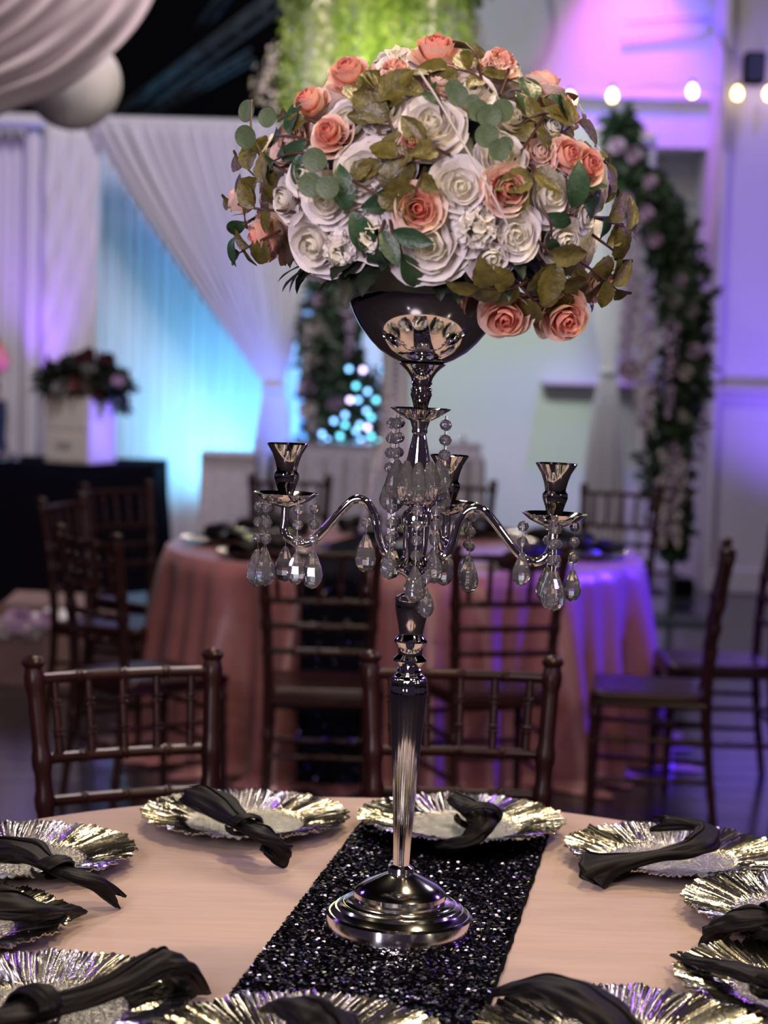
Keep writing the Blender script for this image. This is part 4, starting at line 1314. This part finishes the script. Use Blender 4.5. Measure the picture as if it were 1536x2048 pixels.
def garland(label, pts, Y, seed, dens, L, blooms, wis, post):
    rg = random.Random(seed)
    base = at_depth(post[0], post[1], Y)
    root = empty('flower_garland', (base.x, Y, 0), 0, label, 'garland')
    o = Vector((base.x, Y, 0))
    C_ = bez([list(at_depth(px, py, Y) - o) + [r] for px, py, r in pts], len(pts) * 4)
    MB().tube([(0, .03, 0)] + [Vector(c[:3]) + Vector((0, .04, 0)) for c in C_[::-1]], .02, 8).build('post', M['steel'], root)
    MB().box(.4, .4, .02, (0, .03, .01), bev=.004).build('foot', M['steel'], root, smooth=False)
    mb = MB()
    for c in C_:
        r_ = c[3]
        leaf_cloud(mb, c[:3], (r_, r_ * .8, r_ * 1.0), dens, L, rg)
    tag(mb.build('foliage', M['garland_leaf'], root, smooth=False), kind='stuff')
    for px, py, r, m in blooms:
        p = at_depth(px, py, Y - .13) - o
        small_rose('rose', p, Vector((rg.uniform(-.4, .4), -1, rg.uniform(-.2, .5))).normalized(), r, M[m], root)
    for px, py, ln, m in wis:
        wisteria(root, at_depth(px, py, Y - .16) - o, ln, .04, M[m], rg)
    return root
garland('tall garland of dark leaves, white roses and hanging wisteria at the right', [(1242, 242, .08), (1250, 320, .10), (1290, 390, .17), (1335, 460, .17), (1362, 560, .16), (1375, 660, .15), (1370, 760, .15), (1345, 860, .17), (1330, 960, .14), (1345, 1040, .10), (1345, 1100, .05)], 11.5, 5, 95, .085,
        [(1232, 290, .045, 'lilac'), (1268, 310, .045, 'lilac'), (1300, 362, .035, 'lilac'), (1248, 400, .04, 'lilac'), (1290, 425, .04, 'lilac'), (1362, 560, .035, 'lilac'), (1385, 620, .038, 'pale'), (1350, 600, .04, 'pale'), (1390, 700, .04, 'lilac'), (1372, 745, .038, 'cream'), (1368, 830, .035, 'cream'), (1258, 742, .06, 'lilac'), (1310, 480, .035, 'lilac'), (1240, 455, .035, 'lilac')],
        [(1268, 500, .75, 'lilac'), (1285, 540, .9, 'cream'), (1300, 560, .85, 'lilac'), (1295, 620, .8, 'cream'), (1345, 640, .55, 'lilac'), (1310, 660, .6, 'cream'), (1332, 900, .55, 'cream'), (1350, 890, .55, 'lilac'), (1362, 920, .5, 'cream'), (1322, 960, .4, 'lilac'), (1275, 450, .5, 'lilac'), (1255, 530, .6, 'lilac')], (1345, 1130))
garland('ivy garland with pale roses left of the chrome bowl', [(690, 560, .20), (668, 620, .22), (655, 690, .20), (668, 750, .22), (695, 800, .25), (690, 850, .25), (665, 885, .18), (640, 930, .08)], 12.3, 6, 130, .08,
        [(690, 600, .07, 'cream'), (632, 655, .06, 'cream'), (628, 720, .055, 'cream'), (612, 770, .055, 'lilac'), (668, 720, .05, 'pale'), (618, 820, .06, 'cream'), (655, 660, .05, 'cream'), (672, 810, .05, 'lilac'), (640, 600, .04, 'lilac'), (630, 850, .05, 'cream'), (700, 640, .05, 'lilac')],
        [(700, 600, .35, 'lilac'), (612, 650, .3, 'cream')], (640, 1080))
# strand of little blue lights in the ivy
fy = empty('fairy_lights', (at_depth(720, 800, 12.02).x, 12.02, 0), 0, 'string of blue and turquoise fairy lights over the ivy garland', 'string lights')
fo_ = Vector((fy.location.x, 12.02, 0))
fbp = [(698, 738), (726, 740), (766, 738), (712, 772), (735, 783), (700, 800), (733, 822), (742, 835), (716, 800), (735, 855), (722, 880), (742, 872), (712, 862), (690, 850), (668, 842), (680, 872), (655, 880), (700, 888), (738, 893), (757, 884), (644, 868), (665, 898), (720, 850), (752, 800), (690, 830), (635, 890), (762, 905)]
fp_ = [at_depth(*q_, 12.02) - fo_ for q_ in fbp]
for k, p in enumerate(fp_):
    MB().ball((0, 0, 0), .015, 10, 7).build('bulb', M[('bulb_blue', 'bulb_cyan', 'bulb_blue', 'bulb_pale')[(k * 7) % 4 if k not in (3, 13, 15) else 1]], fy, mat4=Matrix.Translation(p))
MB().tube([(0, .3, 0), (0, .3, .6)] + [tuple(v) for v in bez([list(p) for p in fp_[::-1]], 90)], .002, 4).build('wire', M['steel'], fy)
# hanging greenery above the bouquet
hg = empty('hanging_greenery', (at_depth(762, 20, 9.0).x, 9.0, 0), 0, 'big hanging bunch of glowing greenery above the bouquet', 'hanging plant')
ho = Vector((hg.location.x, 9.0, 0))
zc = at_depth(762, 0, 9.0).z
MB().tube([(.43 * cos(2 * pi * k / 32), .40 * sin(2 * pi * k / 32), zc + .22) for k in range(33)], .015, 8).build('hoop', M['steel'], hg)
for k in range(3):
    a = 2 * pi * k / 3
    MB().tube([(.46 * cos(a), .42 * sin(a), zc + .22), (0, 0, 5.55)], .004, 5).build('chain', M['steel'], hg)
rg = random.Random(12)
for k in range(64):
    a = rg.uniform(0, 2 * pi)
    r_ = .46 * sqrt(rg.random())
    x, y = r_ * cos(a), r_ * .9 * sin(a)
    px_here = 762 + x / 9 * 4000
    drop_ = (.36 + .26 * (1 - (px_here - 540) / 420) if px_here < 960 else .3) * rg.uniform(.75, 1.1)
    L = drop_ + .22
    mb = MB()
    n = int(L / .016)
    for i in range(n):
        t = i / n
        for j in range(2):
            b = rg.uniform(0, 6.28)
            q_ = Vector((x + cos(b) * .02, y + sin(b) * .02, zc + .22 - t * L))
            d = Vector((cos(b), sin(b), -.8)).normalized()
            s_ = d.cross(Vector((0, 0, 1))).normalized() * .013
            l = rg.uniform(.035, .06)
            mb.add([q_, q_ + d * l * .5 + s_, q_ + d * l, q_ + d * l * .5 - s_], [(0, 1, 2), (0, 2, 3)])
    mb.tube([(x, y, zc + .23), (x, y, zc + .22 - L)], .002, 4)
    mb.build('leafy_strand', M['lime'] if (k % 3 or y > .2) else M['wisteria'], hg, smooth=False)
mb = MB()
for k in range(40):
    a = 2 * pi * k / 40
    leaf_cloud(mb, (.41 * cos(a), .38 * sin(a), zc + .12), (.10, .10, .12), 26, .07, rg)
tag(mb.build('foliage', M['lime'], hg, smooth=False), kind='stuff')
for k, (px, py) in enumerate(((548, 95), (530, 130), (520, 155), (545, 185), (950, 60), (965, 100), (905, 20))):
    p = at_depth(px, py, 8.9) - ho
    wisteria(hg, p, .12, .04, M['cream'] if k < 4 else M['lilac'], rg, 'blossom_strand')

# ---------------------------------------------------------------- black table on the left with box and bouquet
Yt = 11.75
tr = at_depth(308, 940, Yt)
bt = empty('black_table', (tr.x - .9, Yt + .36, 0), 0, 'long table under a black cloth to the floor at the left', 'table')
TH = .80
def btfn(u, v):
    s = u * 6.0
    w, d = 1.8, .72
    per = [(-w / 2, -d / 2), (w / 2, -d / 2), (w / 2, d / 2), (-w / 2, d / 2), (-w / 2, -d / 2)]
    k = min(3, int(u * 4)); t = u * 4 - k
    x = per[k][0] + (per[k + 1][0] - per[k][0]) * t
    y = per[k][1] + (per[k + 1][1] - per[k][1]) * t
    g_ = 1 + (.06 * v + .02 * v * sin(u * 2 * pi * 22)) * (1 if k % 2 else .4)
    gy = 1 + .10 * v + .05 * v * sin(u * 2 * pi * 22)
    return (x * g_, y * gy, TH * (1 - v) + .002)
cl = MB().grid(btfn, 176, 8)
cl.box(1.8, .72, .01, (0, 0, TH - .004))
cl.build('cloth', M['black_fabric'], bt, angle=0)
wa, wb_ = at_depth(74, 930, 11.7), at_depth(225, 930, 11.7)
wb = empty('flower_box', ((wa.x + wb_.x) / 2, 11.92, TH + .003), radians(-24), 'white flower box with a faint grey print, standing on the black table', 'box')
bw, bh = .30, at_depth(160, 795, 11.75).z - TH
core = MB()
core.box(bw, bw, .012, (0, 0, .006))
core.build('bottom', M['box_white'], wb, smooth=False)
for k in range(4):
    mm = Matrix.Rotation(pi / 2 * k, 4, 'Z')
    pn = MB().box(bw, .012, bh, (0, -bw / 2 + .006, bh / 2), bev=.003).build('side_panel', M['box_white'], wb, smooth=False, mat4=mm)
    if k == 0:
        for s in (-1, 1):
            MB().box(bw / 2 - .012, .006, bh * .42, (s * bw / 4, -bw / 2 - .002, bh * .25), bev=.002).build('door_leaf', M['box_white'], pn, smooth=False)
        MB().box(bw - .03, .006, bh * .46, (0, -bw / 2 - .002, bh * .74), bev=.002).build('door_leaf', M['box_white'], pn, smooth=False)
        for j in range(3):
            MB().box((.10, .12, .08)[j], .002, .008, ((-.02), -bw / 2 - .006, bh * .30 - j * .018)).build('print', M['grey_print'], pn, smooth=False)
fb = empty('flower_arrangement', Vector(wb.location) + Vector((0, 0, bh + .001)), 0, 'dark bouquet of wine, dusty red and pale roses in the white box', 'flower arrangement')
rg = random.Random(15)
mb = MB()
fbw = Vector(fb.location)
leaf_cloud(mb, (0, 0, .09), (.25, .18, .15), 950, .09, rg)
leaf_cloud(mb, at_depth(232, 775, 11.86) - fbw, (.10, .08, .08), 90, .08, rg)
leaf_cloud(mb, at_depth(110, 750, 11.86) - fbw, (.10, .08, .10), 90, .08, rg)
leaf_cloud(mb, at_depth(245, 805, 11.8) - fbw, (.05, .05, .06), 40, .06, rg)
leaf_cloud(mb, (0, 0, .0), (.12, .12, .06), 60, .05, rg)
tag(mb.build('foliage', M['night_leaf'], fb, smooth=False), kind='stuff')
for px, py, r, m in ((155, 768, .055, 'dusty'), (118, 773, .048, 'pale'), (174, 737, .042, 'pale'), (215, 716, .034, 'wine'), (160, 715, .034, 'wine'), (178, 706, .034, 'wine'), (236, 760, .034, 'lilac'), (190, 790, .03, 'wine')):
    small_rose('rose', at_depth(px, py, 11.74) - fbw, Vector((rg.uniform(-.3, .3), -1, .3)).normalized(), r, M[m], fb)
# little things on the near corner of the black table
for k, (px, r) in enumerate(((10, .03), (32, .024))):
    p = at_depth(px, 925, 11.87)
    o = empty('glass_votive', (p.x, 11.9, TH + .002), 0, 'tiny glass votive on the black table, ' + ('the larger one' if k == 0 else 'the smaller one'), 'candle holder', 'votives on the black table')
    MB().lathe([(.001, .002), (r, .002), (r * 1.15, r * 2), (r, r * 2), (r * .9, .008), (.001, .008)], 18, cap=False).build('glass_cup', M['crystal'], o)
# cardboard box with paper flowers on the floor
p = at_depth(120, 1390, 8.75)
cb2 = empty('cardboard_box', (p.x - .02, 8.95, .002), radians(-8), 'open cardboard box on the floor at the left, behind the slanting chair', 'box')
bwid, bdep, bhei = .74, .5, .29
MB().box(bwid, bdep, .006, (0, 0, .003)).build('bottom', M['card'], cb2, smooth=False)
for sx, sy, c, nm in ((bwid, .006, (0, -bdep / 2, bhei / 2), 'side_panel'), (bwid, .006, (0, bdep / 2, bhei / 2), 'side_panel'), (.006, bdep - .012, (-bwid / 2, 0, bhei / 2), 'side_panel'), (.006, bdep - .012, (bwid / 2, 0, bhei / 2), 'side_panel')):
    MB().box(sx, sy, bhei, c).build(nm, M['card'], cb2, smooth=False)
MB().box(bwid, .20, .005, (0, 0, 0)).build('flap', M['card'], cb2, smooth=False, mat4=Matrix.Translation((0, bdep / 2 + .095, bhei + .02)) @ Matrix.Rotation(radians(10), 4, 'X'))
MB().box(.20, bdep, .005, (0, 0, 0)).build('flap', M['card'], cb2, smooth=False, mat4=Matrix.Translation((-bwid / 2 - .09, 0, bhei - .03)) @ Matrix.Rotation(radians(-20), 4, 'Y'))
MB().box(.20, bdep, .005, (0, 0, 0)).build('flap', M['card'], cb2, smooth=False, mat4=Matrix.Translation((bwid / 2 + .09, 0, bhei - .03)) @ Matrix.Rotation(radians(20), 4, 'Y'))
wrap = empty('tissue_paper', (p.x + .02, 8.95, .01), 0, 'crumpled white tissue paper filling the cardboard box', 'paper')
MB().grid(lambda u, v: ((u - .5) * .6, (v - .5) * .4, .21 + .03 * sin(u * 17 + v * 9) + .025 * sin(v * 23 - u * 11) + .03 * sin(u * 5)), 30, 20).build('sheet', M['paper_white'], wrap, angle=0)
wrap['label'] = 'crumpled white tissue paper filling the cardboard box'
for k, (px, py, r, m) in enumerate(((38, 1238, .06, 'lilac'), (6, 1252, .05, 'cream'), (66, 1258, .04, 'cream'), (92, 1238, .04, 'lilac'))):
    p_ = at_depth(px, py, 8.66)
    o = empty('silk_flower', p_, 0, ['lilac silk flower spilling over the cardboard box, largest', 'cream silk flower at the left end of the cardboard box rim', 'cream silk flower lying lowest on the cardboard box rim', 'small lilac silk flower on the tissue in the cardboard box'][k], 'flower', 'silk flowers on the cardboard box')
    small_rose('bloom', Vector((0, 0, 0)), Vector((.1, -.8, .6)), r, M[m], o)
    MB().tube([(0, .02, 0), (.02, .10, -.03), (.03, .16, -.04)], .004, 5).build('stalk', M['stem'], o)
# uplight on the floor by the right wall
p = at_depth(1366, 1166, 12.5)
ul = empty('uplight', (p.x, 12.5, 0), 0, 'black boxy floor uplight below the flowered garland', 'light fixture')
MB().box(.13, .12, .11, (0, 0, .085), bev=.01).build('housing', M['black'], ul, smooth=False)
MB().box(.15, .10, .02, (0, 0, .012), bev=.004).build('foot', M['steel'], ul, smooth=False)
MB().lathe([(.045, .14), (.05, .145), (.045, .15), (.001, .148)], 16).build('lens', M['steel'], ul)

# ---------------------------------------------------------------- guest at the left edge
def skin_body(name, verts, edges, radii, m, parent, lev=2):
    me = bpy.data.meshes.new(name)
    me.from_pydata(verts, edges, [])
    o = bpy.data.objects.new(name, me)
    COL.objects.link(o)
    md = o.modifiers.new('s', 'SKIN')
    md.use_smooth_shade = True
    for i, r in enumerate(radii):
        sv = me.skin_vertices[0].data[i]
        sv.radius = r if isinstance(r, tuple) else (r, r)
        sv.use_root = (i == 0)
    o.modifiers.new('b', 'SUBSURF').levels = lev
    dg = bpy.context.evaluated_depsgraph_get()
    dg.update()
    nm = bpy.data.meshes.new_from_object(o.evaluated_get(dg))
    bpy.data.objects.remove(o)
    nm.materials.clear()
    nm.materials.append(m)
    nm.shade_smooth()
    return link(name, nm, parent)
hp = at_depth(-18, 722, 12.75)
HT = 1.50
gp = empty('person', (hp.x - .02, 12.75, 0), 0, 'person at the left picture edge in a dark sleeveless dress, turned sideways', 'person')
dz = hp.z - 1.52
# faces +X (right of the picture)
V = [(0, 0, .92), (.0, 0, 1.06), (.01, 0, 1.20), (.0, 0, 1.33), (0, 0, 1.40), (.01, 0, 1.455), (.02, 0, 1.52),
     (0, -.10, 1.335), (-.01, -.175, 1.30), (0, -.205, 1.05), (.10, -.19, .86), (.14, -.185, .80),
     (0, .10, 1.335), (-.01, .175, 1.30), (0, .205, 1.05), (.10, .19, .86), (.14, .185, .80),
     (0, -.085, .84), (.01, -.09, .48), (-.01, -.09, .09), (.13, -.09, .03),
     (0, .085, .84), (.01, .09, .48), (-.01, .09, .09), (.13, .09, .03)]
E = [(0, 1), (1, 2), (2, 3), (3, 4), (4, 5), (5, 6), (3, 7), (7, 8), (8, 9), (9, 10), (10, 11), (3, 12), (12, 13), (13, 14), (14, 15), (15, 16), (0, 17), (17, 18), (18, 19), (19, 20), (0, 21), (21, 22), (22, 23), (23, 24)]
R_ = [(.11, .14), (.095, .12), (.10, .13), (.085, .10), .048, .046, .06, .055, .045, .036, .027, .022, .055, .045, .036, .027, .022, .085, .055, .036, .03, .085, .055, .036, .03]
V = [(x, y, z + dz * min(1, max(0, (z - .05) / 1.2))) for x, y, z in V]
body = skin_body('body', V, E, R_, M['skin'], gp)
hz_ = 1.54 + dz
hd = MB()
def headfn(u, v):
    th, ph_ = 2 * pi * u, pi * v
    x, y, z = sin(ph_) * cos(th), sin(ph_) * sin(th), cos(ph_)
    sx = .098 * (1 - .10 * max(0, -z)) ; sy = .074 * (1 - .18 * max(0, -z))
    X_ = x * sx + .012 * max(0, -z) * (x > 0)
    Z_ = z * .118
    if x > .6 and abs(y) < .35:
        X_ += .022 * math.exp(-((z + .12) / .16) ** 2) * math.exp(-(y / .16) ** 2)
        X_ += .006 * math.exp(-((z + .48) / .09) ** 2) * math.exp(-(y / .22) ** 2)
        X_ -= .008 * math.exp(-((z - .08) / .10) ** 2)
    return (X_ + .02, y * sy, Z_)
hd.grid(headfn, 40, 28, closed=True)
hdo = hd.build('head', M['skin'], gp, angle=0, mat4=Matrix.Translation((.01, 0, hz_)))
for s in (-1, 1):
    MB().ball((.098, s * .030, .010), .011, 10, 8).build('eye', M['eye'], hdo)
    MB().ball((.015, s * .074, -.01), .022, 10, 8, sq=1.5).build('ear', M['skin'], hdo)
MB().ball((.112, 0, -.058), .014, 10, 8, sq=.5).build('mouth', M['lip'], hdo)
def hairfn(u, v):
    th, t = pi * .36 + u * pi * 1.28, v
    z = .128 * cos(t * pi * .5) if t < .55 else .128 * cos(.55 * pi * .5) - (t - .55) * .36
    r = sin(min(t, .62) * pi * .78)
    return (cos(th) * .112 * r + .012, sin(th) * .09 * r + .002 * sin(u * 60), z)
ho2 = MB().grid(hairfn, 40, 20).build('hair', M['hair'], hdo, angle=0)
ho2.modifiers.new('thickness', 'SOLIDIFY').thickness = .012
dr = MB()
def dressfn(u, v):
    th = 2 * pi * u
    z = 1.27 - .85 * v
    prof_ = [(0, .105, .155), (.12, .112, .16), (.28, .105, .135), (.48, .135, .175), (.7, .15, .19), (1, .19, .22)]
    for (a, x0, y0), (b, x1, y1) in zip(prof_, prof_[1:]):
        if a <= v <= b:
            t = (v - a) / (b - a)
            sx, sy = x0 + (x1 - x0) * t, y0 + (y1 - y0) * t
            break
    k = 1 + .04 * v * sin(11 * th)
    return (cos(th) * sx * k + .005, sin(th) * sy * k, z + dz)
dr.grid(dressfn, 48, 20, closed=True)
dro = dr.build('dress', M['navy'], gp, angle=0)
dro.modifiers.new('thickness', 'SOLIDIFY').thickness = .006
